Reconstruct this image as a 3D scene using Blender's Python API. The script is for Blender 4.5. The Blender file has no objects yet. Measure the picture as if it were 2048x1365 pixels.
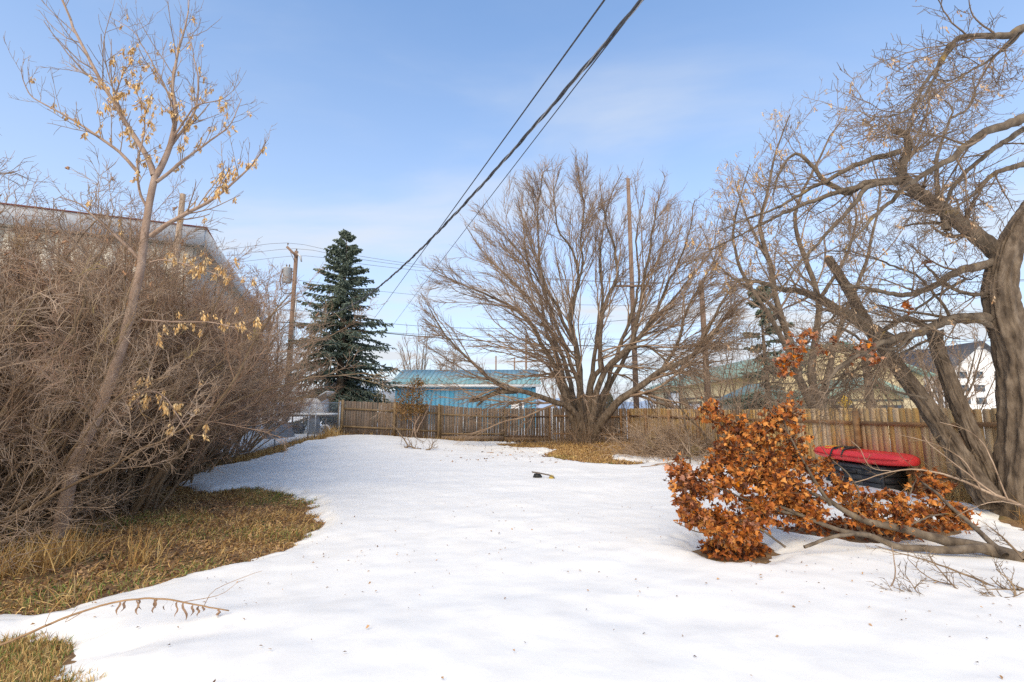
import bpy, math, random
import numpy as np
R = math.radians
random.seed(7)
rng = np.random.default_rng(7)
scene = bpy.context.scene
C = scene.collection

# ------------------------------------------------------------------ camera
PITCH = R(8.2); FPX = 940.0; CZ = 1.75
cam_d = bpy.data.cameras.new('camera'); cam = bpy.data.objects.new('camera', cam_d); C.objects.link(cam)
cam_d.sensor_width = 36.0; cam_d.lens = FPX / 2048 * 36.0
cam_d.clip_start = 0.05; cam_d.clip_end = 6000
cam.location = (0, 0, CZ); cam.rotation_euler = (R(90) + PITCH, 0, 0)
scene.camera = cam

# ------------------------------------------------------------------ sky + sun
SUN_EL, SUN_AZ = R(39), R(199)          # azimuth clockwise from +Y: light comes from behind left
w = bpy.data.worlds.new('World'); scene.world = w; w.use_nodes = True
nt = w.node_tree; nt.nodes.clear()
N = nt.nodes.new; L = nt.links.new
out = N('ShaderNodeOutputWorld'); bg = N('ShaderNodeBackground'); sky = N('ShaderNodeTexSky')
sky.sky_type = 'NISHITA'; sky.sun_disc = False; sky.sun_elevation = SUN_EL; sky.sun_rotation = SUN_AZ
sky.altitude = 900; sky.air_density = 1.0; sky.dust_density = 0.0; sky.ozone_density = 4.0
bg.inputs[1].default_value = 0.11
tc = N('ShaderNodeTexCoord'); sep = N('ShaderNodeSeparateXYZ'); L(tc.outputs['Generated'], sep.inputs[0])
def M(op, a, b=None, clamp=False):
    n = N('ShaderNodeMath'); n.operation = op; n.use_clamp = clamp
    for i, v in enumerate((a, b)):
        if v is None: continue
        if isinstance(v, (int, float)): n.inputs[i].default_value = v
        else: L(v, n.inputs[i])
    return n.outputs[0]
den = M('ADD', M('MAXIMUM', sep.outputs[2], 0.0), 0.16)
comb = N('ShaderNodeCombineXYZ')
L(M('DIVIDE', sep.outputs[0], den), comb.inputs[0]); L(M('DIVIDE', sep.outputs[1], den), comb.inputs[1])
mp = N('ShaderNodeMapping'); mp.inputs['Scale'].default_value = (0.8, 1.9, 1); mp.inputs['Rotation'].default_value = (0, 0, R(-18)); mp.inputs['Location'].default_value = (3.1, 1.7, 0)
L(comb.outputs[0], mp.inputs[0])
nz = N('ShaderNodeTexNoise'); nz.inputs['Scale'].default_value = 0.9; nz.inputs['Detail'].default_value = 7; nz.inputs['Roughness'].default_value = 0.52
nz.inputs['Distortion'].default_value = 0.35
L(mp.outputs[0], nz.inputs['Vector'])
cr = N('ShaderNodeValToRGB'); cr.color_ramp.elements[0].position = 0.42; cr.color_ramp.elements[1].position = 0.80
cr.color_ramp.interpolation = 'EASE'
L(nz.outputs[0], cr.inputs[0])
# thin high cloud veil: thicker towards the horizon, as any layer seen edge-on is
hz = M('POWER', M('SUBTRACT', 1.0, M('MAXIMUM', sep.outputs[2], 0.0), True), 1.5)
veil = M('ADD', M('MULTIPLY', cr.outputs[0], 0.42), M('ADD', M('MULTIPLY', hz, 0.92), 0.05), True)
mix = N('ShaderNodeMixRGB'); L(veil, mix.inputs[0]); mix.inputs[2].default_value = (2.62, 2.78, 3.0, 1)
hs = N('ShaderNodeHueSaturation'); hs.inputs['Saturation'].default_value = 1.2; hs.inputs['Value'].default_value = 1.08; hs.inputs['Hue'].default_value = 0.496
L(sky.outputs[0], hs.inputs['Color']); L(hs.outputs[0], mix.inputs[1]); L(mix.outputs[0], bg.inputs[0]); L(bg.outputs[0], out.inputs[0])

sun_d = bpy.data.lights.new('sun', 'SUN'); sun = bpy.data.objects.new('sun', sun_d); C.objects.link(sun)
sun_d.energy = 1.5; sun_d.angle = R(62); sun_d.color = (1.0, 0.815, 0.52)
sdir = np.array([math.sin(SUN_AZ) * math.cos(SUN_EL), math.cos(SUN_AZ) * math.cos(SUN_EL), math.sin(SUN_EL)])
from mathutils import Vector
sun.rotation_euler = Vector(sdir).to_track_quat('Z', 'Y').to_euler()
sun.location = (-20, -20, 30)
scene.view_settings.view_transform = 'Standard'; scene.view_settings.look = 'None'
scene.view_settings.exposure = 1.47; scene.view_settings.gamma = 1.0; scene.view_settings.use_curve_mapping = False
scene.cycles.use_denoising = False
scene.render.filter_size = 1.2
scene.cycles.max_bounces = 5; scene.cycles.diffuse_bounces = 3; scene.cycles.glossy_bounces = 2
scene.cycles.transparent_max_bounces = 6

# ------------------------------------------------------------------ camera maths for surveying the photo
cp, sp = math.cos(PITCH), math.sin(PITCH)
def P(x, y, D):
    """world point at depth D (metres along +Y) seen at photo pixel x, y"""
    dx = (x - 1024) / FPX; dz = (682.5 - y) / FPX
    t = D / (cp - dz * sp)
    return np.array([t * dx, D, CZ + t * (sp + dz * cp)])
def G(x, y, z=0.05):
    dx = (x - 1024) / FPX; dz = (682.5 - y) / FPX
    t = (z - CZ) / (sp + dz * cp)
    return np.array([t * dx, t * (cp - dz * sp), z])

# ------------------------------------------------------------------ noise, ground height
def _hash(ix, iy, seed):
    h = (ix * 374761393 + iy * 668265263 + seed * 974711) & 0x7fffffff
    h = ((h ^ (h >> 13)) * 1274126177) & 0x7fffffff
    return ((h ^ (h >> 16)) & 0xffff) / 65535.0
def vnoise(x, y, f, seed=0):
    x = np.asarray(x, float) * f + 1000; y = np.asarray(y, float) * f + 1000
    ix = np.floor(x).astype(np.int64); iy = np.floor(y).astype(np.int64); fx = x - ix; fy = y - iy
    fx = fx * fx * (3 - 2 * fx); fy = fy * fy * (3 - 2 * fy)
    a = _hash(ix, iy, seed); b = _hash(ix + 1, iy, seed); c = _hash(ix, iy + 1, seed); d = _hash(ix + 1, iy + 1, seed)
    return (a + (b - a) * fx) * (1 - fy) + (c + (d - c) * fx) * fy - 0.5
def sm(t):
    t = np.clip(t, 0, 1); return t * t * (3 - 2 * t)
def gz(x, y):
    x = np.asarray(x, float); y = np.asarray(y, float)
    near = np.exp(-(np.maximum(0, np.hypot(x, y) - 35) / 15) ** 2)
    z = 0.38 * sm((-x - 0.5) / 8) * sm((y - 15) / 9)
    z = z + near * (0.05 * vnoise(x, y, 0.35, 3) + 0.025 * vnoise(x, y, 1.1, 4))
    z = z + 0.22 * np.exp(-((x - 8.1) ** 2 + (y - 7.7) ** 2) / 0.9)
    z = z + 0.16 * np.exp(-((x - 3.5) ** 2 + (y - 22.5) ** 2) / 3.0)
    return z
def poly_px(pts, z=0.05): return np.array([G(x, y, z)[:2] for x, y in pts])
BARE = [
    np.vstack([poly_px([(0, 1216), (130, 1196), (250, 1166), (380, 1136), (480, 1114), (560, 1086), (600, 1062), (622, 1046), (604, 1022), (616, 1002), (560, 986), (480, 976), (410, 984), (345, 972)]),
               np.array([(-9.0, 12.2), (-9.9, 11.6), (-9.9, 2.2), (-6.2, 3.2)])]),
    np.array([(-9.7, 11.5), (-9.0, 11.5), (-8.7, 13.0), (-9.0, 15), (-8.75, 18), (-9.05, 21), (-8.55, 24.8), (-9.6, 24.8)]),
    poly_px([(-60, 1290), (20, 1276), (66, 1281), (76, 1292), (40, 1305), (80, 1325), (145, 1345), (150, 1420), (-60, 1420)]),
    poly_px([(985, 888), (1100, 884), (1240, 878), (1330, 878), (1420, 890), (1400, 910), (1330, 914), (1230, 908), (1222, 915), (1290, 924), (1270, 930), (1190, 926), (1100, 914), (1088, 906), (1120, 898), (1030, 894)]),
    poly_px([(1405, 1098), (1440, 1113), (1500, 1112), (1530, 1098), (1500, 1078), (1440, 1080)]),
    poly_px([(1560, 1052), (1640, 1068), (1720, 1080), (1800, 1072), (1900, 1062), (1935, 1052), (1860, 1040), (1700, 1035)]),
    np.array([(7.3, 6.9), (8.0, 6.8), (9.5, 7.0), (9.2, 9.0), (8.7, 10.5), (8.2, 10.2), (7.9, 8.6)]),
    np.array([(-8.8, 24.6), (-3, 24.4), (3, 24.2), (3, 25.6), (-8.8, 25.6)]),
]
def sdf(px, py, poly):
    x1, y1 = poly[:, 0], poly[:, 1]; x2, y2 = np.roll(x1, -1), np.roll(y1, -1)
    d = np.full(px.shape, 1e9); ins = np.zeros(px.shape, bool)
    for a, b, c, e in zip(x1, y1, x2, y2):
        vx, vy = c - a, e - b; t = np.clip(((px - a) * vx + (py - b) * vy) / (vx * vx + vy * vy + 1e-12), 0, 1)
        d = np.minimum(d, np.hypot(px - a - t * vx, py - b - t * vy))
        cond = ((b > py) != (e > py)) & (px < (c - a) * (py - b) / (e - b + 1e-12) + a)
        ins ^= cond
    return np.where(ins, -d, d)
def bare_sd(x, y):
    x = np.asarray(x, float); y = np.asarray(y, float)
    d = np.full(x.shape, 1e9)
    for i, p in enumerate(BARE):
        dd = sdf(x, y, p)
        d = np.minimum(d, dd)
    sc = np.clip(y / 9.0, 0.75, 2.0)
    return d + sc * (0.22 * vnoise(x, y, 1.3, 11) + 0.17 * vnoise(x, y, 3.7, 12) + 0.13 * vnoise(x, y, 9, 13) + 0.07 * vnoise(x, y, 23, 14))
def snow_top(x, y):
    s = bare_sd(x, y)
    m = sm((s + 0.03) / 0.5)
    edge = np.where(s > 0, np.sqrt(np.clip(s / 0.4, 0, 1)), 0)
    h = -0.03 + 0.036 * edge + 0.085 * m
    near = np.exp(-(np.maximum(0, np.hypot(x, y) - 35) / 15) ** 2)
    h = h + near * m * (0.05 * vnoise(x, y, 0.8, 21) + 0.028 * vnoise(x * 0.6, y, 2.2, 22) + 0.014 * vnoise(x, y, 5.5, 23) + 0.003 * vnoise(x * .7, y, 13, 24))
    # the dip under the bent stalk, with a lip in front of it
    h = h - 0.05 * np.exp(-(((y - 3.72 - 0.18 * (x + 2.6)) / 0.22) ** 2)) * np.exp(-((x + 2.7) / 0.7) ** 2)
    h = h + 0.03 * np.exp(-(((y - 3.35 - 0.18 * (x + 2.6)) / 0.3) ** 2)) * np.exp(-((x + 2.3) / 1.2) ** 2)
    return gz(x, y) + h

# ------------------------------------------------------------------ materials
def mat(name, c1, c2=None, scale=8.0, rough=0.8, bump=0.0, bscale=None, stretch=(1, 1, 1), attr=None, rand=0.0, spec=0.3, ramp=None, metallic=0.0, detail=5, third=None, sheen=None):
    m = bpy.data.materials.new(name); m.use_nodes = True; t = m.node_tree; nn = t.nodes.new; ll = t.links.new
    b = t.nodes['Principled BSDF']; b.inputs['Roughness'].default_value = rough; b.inputs['Specular IOR Level'].default_value = spec; b.inputs['Metallic'].default_value = metallic
    tcn = nn('ShaderNodeTexCoord'); mpn = nn('ShaderNodeMapping'); mpn.inputs['Scale'].default_value = stretch; ll(tcn.outputs['Object'], mpn.inputs[0])
    vec = mpn.outputs[0]
    if rand:
        oi0 = nn('ShaderNodeObjectInfo'); ad = nn('ShaderNodeVectorMath'); ad.operation = 'ADD'
        ml = nn('ShaderNodeMath'); ml.operation = 'MULTIPLY'; ml.inputs[1].default_value = 37.0; ll(oi0.outputs['Random'], ml.inputs[0])
        ll(vec, ad.inputs[0]); ll(ml.outputs[0], ad.inputs[1]); vec = ad.outputs[0]
    n1 = nn('ShaderNodeTexNoise'); n1.inputs['Scale'].default_value = scale; n1.inputs['Detail'].default_value = detail; n1.inputs['Roughness'].default_value = 0.6; ll(vec, n1.inputs['Vector'])
    r1 = nn('ShaderNodeValToRGB'); r1.color_ramp.elements[0].position = 0.32; r1.color_ramp.elements[1].position = 0.68
    cols = ramp if ramp else [c1, c2 or c1]
    r1.color_ramp.elements[0].color = (*cols[0], 1); r1.color_ramp.elements[1].color = (*cols[-1], 1)
    for i, cc in enumerate(cols[1:-1]):
        e = r1.color_ramp.elements.new(0.32 + 0.36 * (i + 1) / (len(cols) - 1)); e.color = (*cc, 1)
    src = n1.outputs[0]
    if attr:
        at = nn('ShaderNodeAttribute'); at.attribute_name = attr
        mm = nn('ShaderNodeMath'); mm.operation = 'MULTIPLY_ADD'; ll(at.outputs['Fac'], mm.inputs[0]); mm.inputs[1].default_value = 0.42; mm.inputs[2].default_value = 0.0
        m2 = nn('ShaderNodeMath'); m2.operation = 'MULTIPLY_ADD'; ll(n1.outputs[0], m2.inputs[0]); m2.inputs[1].default_value = 0.58; ll(mm.outputs[0], m2.inputs[2])
        src = m2.outputs[0]
    ll(src, r1.inputs[0]); col = r1.outputs[0]
    if rand:
        oi = nn('ShaderNodeObjectInfo'); h = nn('ShaderNodeHueSaturation')
        mr = nn('ShaderNodeMapRange'); mr.inputs[3].default_value = 1 - rand; mr.inputs[4].default_value = 1 + rand * 0.75
        ll(oi.outputs['Random'], mr.inputs[0]); ll(mr.outputs[0], h.inputs['Value'])
        fr = nn('ShaderNodeMath'); fr.operation = 'FRACT'; f2 = nn('ShaderNodeMath'); f2.operation = 'MULTIPLY'; f2.inputs[1].default_value = 17.3
        ll(oi.outputs['Random'], f2.inputs[0]); ll(f2.outputs[0], fr.inputs[0])
        mr2 = nn('ShaderNodeMapRange'); mr2.inputs[3].default_value = 1 - rand * 1.3; mr2.inputs[4].default_value = 1.15; ll(fr.outputs[0], mr2.inputs[0]); ll(mr2.outputs[0], h.inputs['Saturation'])
        ll(col, h.inputs['Color']); col = h.outputs[0]
    if third:
        n3 = nn('ShaderNodeTexNoise'); n3.inputs['Scale'].default_value = third[1]; n3.inputs['Detail'].default_value = 3; ll(tcn.outputs['Object'], n3.inputs['Vector'])
        r3 = nn('ShaderNodeValToRGB'); r3.color_ramp.elements[0].position = third[2]; r3.color_ramp.elements[1].position = third[2] + 0.14; ll(n3.outputs[0], r3.inputs[0])
        mx = nn('ShaderNodeMixRGB'); ll(r3.outputs[0], mx.inputs[0]); ll(col, mx.inputs[1]); mx.inputs[2].default_value = (*third[0], 1); col = mx.outputs[0]
    ll(col, b.inputs['Base Color'])
    if bump:
        n2 = nn('ShaderNodeTexNoise'); n2.inputs['Scale'].default_value = bscale or scale * 2; n2.inputs['Detail'].default_value = 6; ll(vec, n2.inputs['Vector'])
        bp = nn('ShaderNodeBump'); bp.inputs['Strength'].default_value = bump; bp.inputs['Distance'].default_value = 0.02; ll(n2.outputs[0], bp.inputs['Height']); ll(bp.outputs[0], b.inputs['Normal'])
    return m
MT = {}
MT['snow'] = mat('snow', (0.86, 0.835, 0.785), (0.92, 0.90, 0.855), 2.2, 0.65, 0.18, 9, spec=0.2, third=((0.80, 0.775, 0.73), 1.1, 0.60))
MT['soil'] = mat('soil', None, None, 3.5, 0.95, 0.8, 30, ramp=[(0.12, 0.07, 0.038), (0.25, 0.15, 0.075), (0.38, 0.24, 0.115)], third=((0.07, 0.085, 0.03), 1.1, 0.58))
MT['dry_grass'] = mat('dry_grass', None, None, 2, 0.8, attr='rnd', ramp=[(0.26, 0.135, 0.045), (0.50, 0.31, 0.11), (0.70, 0.50, 0.22)])
MT['green_grass'] = mat('green_grass', None, None, 2, 0.8, attr='rnd', ramp=[(0.08, 0.14, 0.022), (0.16, 0.24, 0.05), (0.36, 0.34, 0.11)])
MT['litter'] = mat('litter', None, None, 2, 0.9, attr='rnd', ramp=[(0.11, 0.055, 0.03), (0.30, 0.165, 0.075), (0.50, 0.30, 0.15)])
MT['twig_red'] = mat('twig_red', None, None, 3, 0.75, ramp=[(0.20, 0.118, 0.075), (0.36, 0.23, 0.152), (0.51, 0.365, 0.26)], third=((0.40, 0.26, 0.09), 2.2, 0.62))
MT['twig_grey'] = mat('twig_grey', None, None, 3, 0.75, ramp=[(0.19, 0.125, 0.08), (0.36, 0.255, 0.175), (0.51, 0.385, 0.28)], third=((0.36, 0.27, 0.08), 1.6, 0.62))
MT['twig_old'] = mat('twig_old', None, None, 3, 0.8, ramp=[(0.12, 0.082, 0.055), (0.22, 0.155, 0.105), (0.34, 0.25, 0.175)])
MT['twig_tree'] = mat('twig_tree', None, None, 2, 0.75, ramp=[(0.16, 0.105, 0.07), (0.29, 0.20, 0.135), (0.44, 0.32, 0.225)])
MT['bark_young'] = mat('bark_young', (0.27, 0.18, 0.13), (0.42, 0.31, 0.24), 9, 0.85, 0.5, 40, stretch=(1, 1, 0.5))
MT['bark_tree'] = mat('bark_tree', None, None, 9, 0.95, 1.0, 26, stretch=(1, 1, 0.35), ramp=[(0.058, 0.042, 0.030), (0.13, 0.096, 0.068), (0.215, 0.165, 0.12)])
MT['bark_lichen'] = mat('bark_lichen', None, None, 7, 0.95, 0.9, 22, stretch=(1, 1, 0.5), ramp=[(0.065, 0.049, 0.036), (0.14, 0.107, 0.077), (0.225, 0.178, 0.13)], third=((0.30, 0.20, 0.06), 4.5, 0.63))
MT['stem_dark'] = mat('stem_dark', None, None, 5, 0.9, 0.4, 30, stretch=(1, 1, 0.4), ramp=[(0.12, 0.08, 0.05), (0.22, 0.15, 0.09), (0.32, 0.23, 0.145)])
MT['samara'] = mat('samara', None, None, 20, 0.7, attr='rnd', ramp=[(0.46, 0.25, 0.085), (0.65, 0.41, 0.165), (0.77, 0.56, 0.29)])
MT['samara_pale'] = mat('samara_pale', None, None, 20, 0.7, attr='rnd', ramp=[(0.36, 0.20, 0.10), (0.52, 0.34, 0.19), (0.62, 0.46, 0.30)])
MT['leaf_orange'] = mat('leaf_orange', None, None, 9, 0.7, attr='rnd', ramp=[(0.085, 0.026, 0.011), (0.27, 0.072, 0.014), (0.46, 0.145, 0.022), (0.60, 0.26, 0.065)])
MT['leaf_rand'] = mat('leaf_rand', None, None, 9, 0.7, attr='rnd', rand=0.22, ramp=[(0.13, 0.036, 0.012), (0.37, 0.10, 0.018), (0.58, 0.21, 0.042)])
MT['cedar'] = mat('cedar', (0.38, 0.22, 0.09), (0.66, 0.46, 0.22), 2.5, 0.85, 0.4, 50, stretch=(6, 6, 0.7), rand=0.17, third=((0.20, 0.115, 0.06), 3.0, 0.62))
MT['cedar_grey'] = mat('cedar_grey', (0.14, 0.098, 0.07), (0.29, 0.215, 0.16), 3, 0.9, 0.5, 50, stretch=(6, 6, 0.6), rand=0.22)
MT['rail'] = mat('rail', (0.20, 0.10, 0.045), (0.36, 0.21, 0.10), 3, 0.85, 0.4, 40, stretch=(1, 1, 4))
MT['rail_grey'] = mat('rail_grey', (0.17, 0.115, 0.065), (0.31, 0.22, 0.125), 3, 0.88, 0.4, 40)
MT['rail_dark'] = mat('rail_dark', (0.10, 0.06, 0.042), (0.19, 0.125, 0.085), 3, 0.88, 0.4, 40)
MT['galv'] = mat('galv', (0.40, 0.43, 0.46), (0.52, 0.55, 0.58), 10, 0.45, metallic=0.55, spec=0.5)
MT['pole_wood'] = mat('pole_wood', (0.17, 0.105, 0.075), (0.31, 0.215, 0.16), 3, 0.9, 0.5, 30, stretch=(5, 5, 0.3))
MT['pole_pale'] = mat('pole_pale', (0.30, 0.215, 0.15), (0.45, 0.345, 0.26), 3, 0.9, 0.5, 30, stretch=(5, 5, 0.3))
MT['cable'] = mat('cable', (0.045, 0.045, 0.05), (0.08, 0.08, 0.085), 30, 0.5)
MT['cable_bare'] = mat('cable_bare', (0.26, 0.26, 0.27), (0.38, 0.38, 0.39), 30, 0.4, metallic=0.5)
MT['line_grey'] = mat('line_grey', (0.15, 0.15, 0.165), (0.21, 0.21, 0.23), 30, 0.5)
MT['white_metal'] = mat('white_metal', (0.46, 0.42, 0.35), (0.60, 0.56, 0.49), 1.3, 0.7, 0.1, 8, third=((0.46, 0.42, 0.35), 0.8, 0.64))
MT['white_trim'] = mat('white_trim', (0.70, 0.70, 0.70), (0.80, 0.80, 0.80), 3, 0.6)
MT['fascia'] = mat('fascia', (0.50, 0.51, 0.52), (0.60, 0.61, 0.62), 2, 0.6)
MT['red_roof'] = mat('red_roof', (0.28, 0.10, 0.085), (0.36, 0.15, 0.12), 3, 0.5)
MT['blue_wall'] = mat('blue_wall', (0.11, 0.30, 0.44), (0.16, 0.37, 0.52), 1.5, 0.7, rand=0.06)
MT['teal_roof'] = mat('teal_roof', (0.20, 0.37, 0.40), (0.28, 0.455, 0.48), 0.8, 0.45, spec=0.4, rand=0.05)
MT['green_roof'] = mat('green_roof', (0.17, 0.27, 0.225), (0.24, 0.35, 0.30), 0.8, 0.5, spec=0.4)
MT['beige_wall'] = mat('beige_wall', (0.55, 0.44, 0.26), (0.66, 0.55, 0.35), 0.7, 0.8)
MT['hotel_wall'] = mat('hotel_wall', (0.74, 0.74, 0.74), (0.82, 0.82, 0.82), 0.5, 0.8)
MT['dark_roof'] = mat('dark_roof', (0.055, 0.058, 0.07), (0.09, 0.095, 0.11), 2, 0.8)
MT['shed_grey'] = mat('shed_grey', (0.26, 0.28, 0.31), (0.34, 0.365, 0.395), 1, 0.8, rand=0.05)
MT['glass'] = mat('glass', (0.03, 0.045, 0.06), (0.05, 0.07, 0.09), 1, 0.08, spec=0.8)
MT['door_white'] = mat('door_white', (0.72, 0.74, 0.77), (0.80, 0.81, 0.83), 2, 0.6)
MT['frame_dark'] = mat('frame_dark', (0.055, 0.075, 0.07), (0.08, 0.10, 0.095), 3, 0.6)
MT['kayak_red'] = mat('kayak_red', (0.82, 0.040, 0.045), (0.88, 0.06, 0.06), 4, 0.42, 0.05, 25, spec=0.45)
MT['kayak_dark'] = mat('kayak_dark', (0.36, 0.018, 0.02), (0.44, 0.026, 0.028), 4, 0.5)
MT['plastic_black'] = mat('plastic_black', (0.016, 0.017, 0.019), (0.03, 0.031, 0.034), 6, 0.45)
MT['resin_grey'] = mat('resin_grey', (0.040, 0.044, 0.050), (0.062, 0.066, 0.074), 6, 0.55, 0.3, 60)
MT['yellow'] = mat('yellow', (0.70, 0.42, 0.02), (0.80, 0.52, 0.04), 4, 0.5)
MT['lime'] = mat('lime', (0.60, 0.72, 0.03), (0.68, 0.78, 0.06), 4, 0.5)
MT['mustard'] = mat('mustard', (0.40, 0.28, 0.05), (0.52, 0.38, 0.08), 9, 0.6)
MT['spruce'] = mat('spruce', None, None, 0.9, 0.75, attr='rnd', ramp=[(0.045, 0.066, 0.048), (0.105, 0.138, 0.104), (0.20, 0.238, 0.185)])
MT['cedar_leaf'] = mat('cedar_leaf', None, None, 2, 0.8, attr='rnd', ramp=[(0.12, 0.075, 0.02), (0.25, 0.15, 0.045), (0.36, 0.20, 0.09)])
MT['hedge'] = mat('hedge', None, None, 2, 0.8, attr='rnd', ramp=[(0.06, 0.065, 0.025), (0.12, 0.125, 0.05), (0.19, 0.18, 0.08)])
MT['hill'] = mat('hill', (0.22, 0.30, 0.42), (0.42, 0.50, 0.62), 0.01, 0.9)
MT['stalk'] = mat('stalk', (0.30, 0.17, 0.085), (0.46, 0.29, 0.15), 20, 0.8)
MT['dry_leaf'] = mat('dry_leaf', (0.20, 0.115, 0.07), (0.36, 0.235, 0.15), 30, 0.85)
MT['tarp'] = mat('tarp', (0.10, 0.115, 0.14), (0.17, 0.19, 0.22), 3, 0.6)
MT['transformer'] = mat('transformer', (0.48, 0.50, 0.52), (0.58, 0.60, 0.62), 4, 0.5)
MT['rusty'] = mat('rusty', (0.10, 0.085, 0.075), (0.19, 0.15, 0.12), 12, 0.7)
MT['raw_wood'] = mat('raw_wood', (0.50, 0.27, 0.10), (0.62, 0.37, 0.16), 12, 0.8)
MT['car_red'] = mat('car_red', (0.42, 0.02, 0.03), (0.50, 0.03, 0.04), 2, 0.25, spec=0.6)
MT['lilac_seed'] = mat('lilac_seed', (0.30, 0.16, 0.09), (0.44, 0.26, 0.15), 12, 0.85)

# ------------------------------------------------------------------ object helpers
OFF = {}
def make_mesh(name, v, f, smooth=False, rnd=None):
    """v (n,3); f a list of face arrays, each (m,3) or (m,4)"""
    v = np.asarray(v, np.float32)
    fl = [np.asarray(x, np.int32) for x in (f if isinstance(f, list) else [f]) if len(x)]
    me = bpy.data.meshes.new(name)
    me.vertices.add(len(v)); me.vertices.foreach_set('co', v.ravel())
    loops = np.concatenate([x.ravel() for x in fl]); sizes = np.concatenate([np.full(len(x), x.shape[1], np.int32) for x in fl])
    me.loops.add(len(loops)); me.loops.foreach_set('vertex_index', loops)
    me.polygons.add(len(sizes)); me.polygons.foreach_set('loop_start', np.concatenate([[0], np.cumsum(sizes)[:-1]]).astype(np.int32))
    if smooth: me.polygons.foreach_set('use_smooth', np.ones(len(sizes), bool))
    me.update(calc_edges=True)
    if rnd is not None:
        a = me.attributes.new('rnd', 'FLOAT', 'POINT'); a.data.foreach_set('value', np.asarray(rnd, np.float32))
    return me
def link(name, me, m, parent=None, loc=None, kind=None):
    o = bpy.data.objects.new(name, me); C.objects.link(o)
    if m is not None and me is not None and not me.materials: me.materials.append(MT[m] if isinstance(m, str) else m)
    if parent is not None: o.parent = parent
    if loc is not None: o.location = loc
    if kind: o['kind'] = kind
    return o
def root(name, label, cat, loc=(0, 0, 0), group=None):
    o = bpy.data.objects.new(name, None); C.objects.link(o); o.location = loc; o.empty_display_size = 0.2
    o['label'] = label; o['category'] = cat
    if group: o['group'] = group
    OFF[o.name] = np.array(loc, float)
    return o
def tag(o, label, cat, group=None):
    o['label'] = label; o['category'] = cat
    if group: o['group'] = group
    return o
def part(name, geo, m, parent, smooth=False, rnd=None, kind=None):
    """geo = (verts, faces) in world coordinates; parent carries the thing's origin"""
    v, f = geo
    off = OFF.get(parent.name, np.zeros(3))
    o = link(name, make_mesh(name, np.asarray(v, float) - off, f, smooth, rnd), m, parent, kind=kind)
    OFF[o.name] = off
    return o
class B:
    """collects boxes, tubes and sheets into one piece"""
    def __init__(s): s.v = []; s.q = []; s.t = []; s.n = 0
    def add(s, v, q=None, t=None):
        v = np.asarray(v, float).reshape(-1, 3); s.v.append(v)
        if q is not None and len(q): s.q.append(np.asarray(q) + s.n)
        if t is not None and len(t): s.t.append(np.asarray(t) + s.n)
        s.n += len(v); return s
    def box(s, x0, x1, y0, y1, z0, z1):
        v = [(x, y, z) for z in (z0, z1) for y in (y0, y1) for x in (x0, x1)]
        return s.add(v, [(0, 2, 3, 1), (4, 5, 7, 6), (0, 1, 5, 4), (2, 6, 7, 3), (0, 4, 6, 2), (1, 3, 7, 5)])
    def hexa(s, a, b):
        """two quads (4 points each), joined"""
        return s.add(list(a) + list(b), [(3, 2, 1, 0), (4, 5, 6, 7), (0, 1, 5, 4), (1, 2, 6, 5), (2, 3, 7, 6), (3, 0, 4, 7)])
    def beam(s, p, q, wdt, hgt, up=(0, 0, 1)):
        p = np.array(p, float); q = np.array(q, float); d = q - p; d /= np.linalg.norm(d)
        sd = np.cross(d, up); sd /= np.linalg.norm(sd) + 1e-9; u = np.cross(sd, d)
        o = [(-1, -1), (1, -1), (1, 1), (-1, 1)]
        return s.hexa([p + sd * a * wdt / 2 + u * b * hgt / 2 for a, b in o], [q + sd * a * wdt / 2 + u * b * hgt / 2 for a, b in o])
    def tube(s, pts, r, k=8, cap=True):
        pts = np.asarray(pts, float); r = np.broadcast_to(np.asarray(r, float), (len(pts),))
        v, q = tube_batch(pts[None], r[None], k); base = s.n; s.add(v, q)
        if cap:
            s.add([pts[0], pts[-1]], None, None); c0 = s.n - 2; e = base + (len(pts) - 1) * k
            s.t.append(np.array([(c0, base + (j + 1) % k, base + j) for j in range(k)] + [(c0 + 1, e + j, e + (j + 1) % k) for j in range(k)]))
        return s
    def geo(s):
        f = []
        if s.q: f.append(np.concatenate(s.q))
        if s.t: f.append(np.concatenate(s.t))
        return np.concatenate(s.v), f
def norm(a): return a / (np.linalg.norm(a, axis=-1, keepdims=True) + 1e-9)
def tube_batch(pts, rad, k=3, rough=0.0, seed=0):
    n, m, _ = pts.shape
    t = norm(np.gradient(pts, axis=1))
    ref = np.where(np.abs(t[:, :1, 2:3]) < 0.85, np.array([[[0, 0, 1.0]]]), np.array([[[1.0, 0, 0]]]))
    n1 = norm(np.cross(t, np.broadcast_to(ref, t.shape))); n2 = np.cross(t, n1)
    a = np.arange(k) * 2 * np.pi / k
    rr = rad[:, :, None, None]
    ring = n1[:, :, None] * np.cos(a)[None, None, :, None] + n2[:, :, None] * np.sin(a)[None, None, :, None]
    if rough:
        g = np.random.default_rng(seed)
        rr = rr * (1 + rough * (g.normal(size=(n, m, k, 1)) * 0.6 + 0.8 * g.normal(size=(n, 1, k, 1)) * 0.5))
    v = pts[:, :, None] + rr * ring
    base = (np.arange(n) * m * k)[:, None, None]; i = (np.arange(m - 1) * k)[None, :, None]; j = np.arange(k)[None, None, :]; j2 = (j + 1) % k
    q = np.stack([base + i + j, base + i + j2, base + i + k + j2, base + i + k + j], -1).reshape(-1, 4)
    return v.reshape(-1, 3), q
def merge(gs):
    vs, qs, n = [], [], 0
    for v, q in gs:
        vs.append(v); qs.append(q + n); n += len(v)
    return np.concatenate(vs), np.concatenate(qs)
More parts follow.
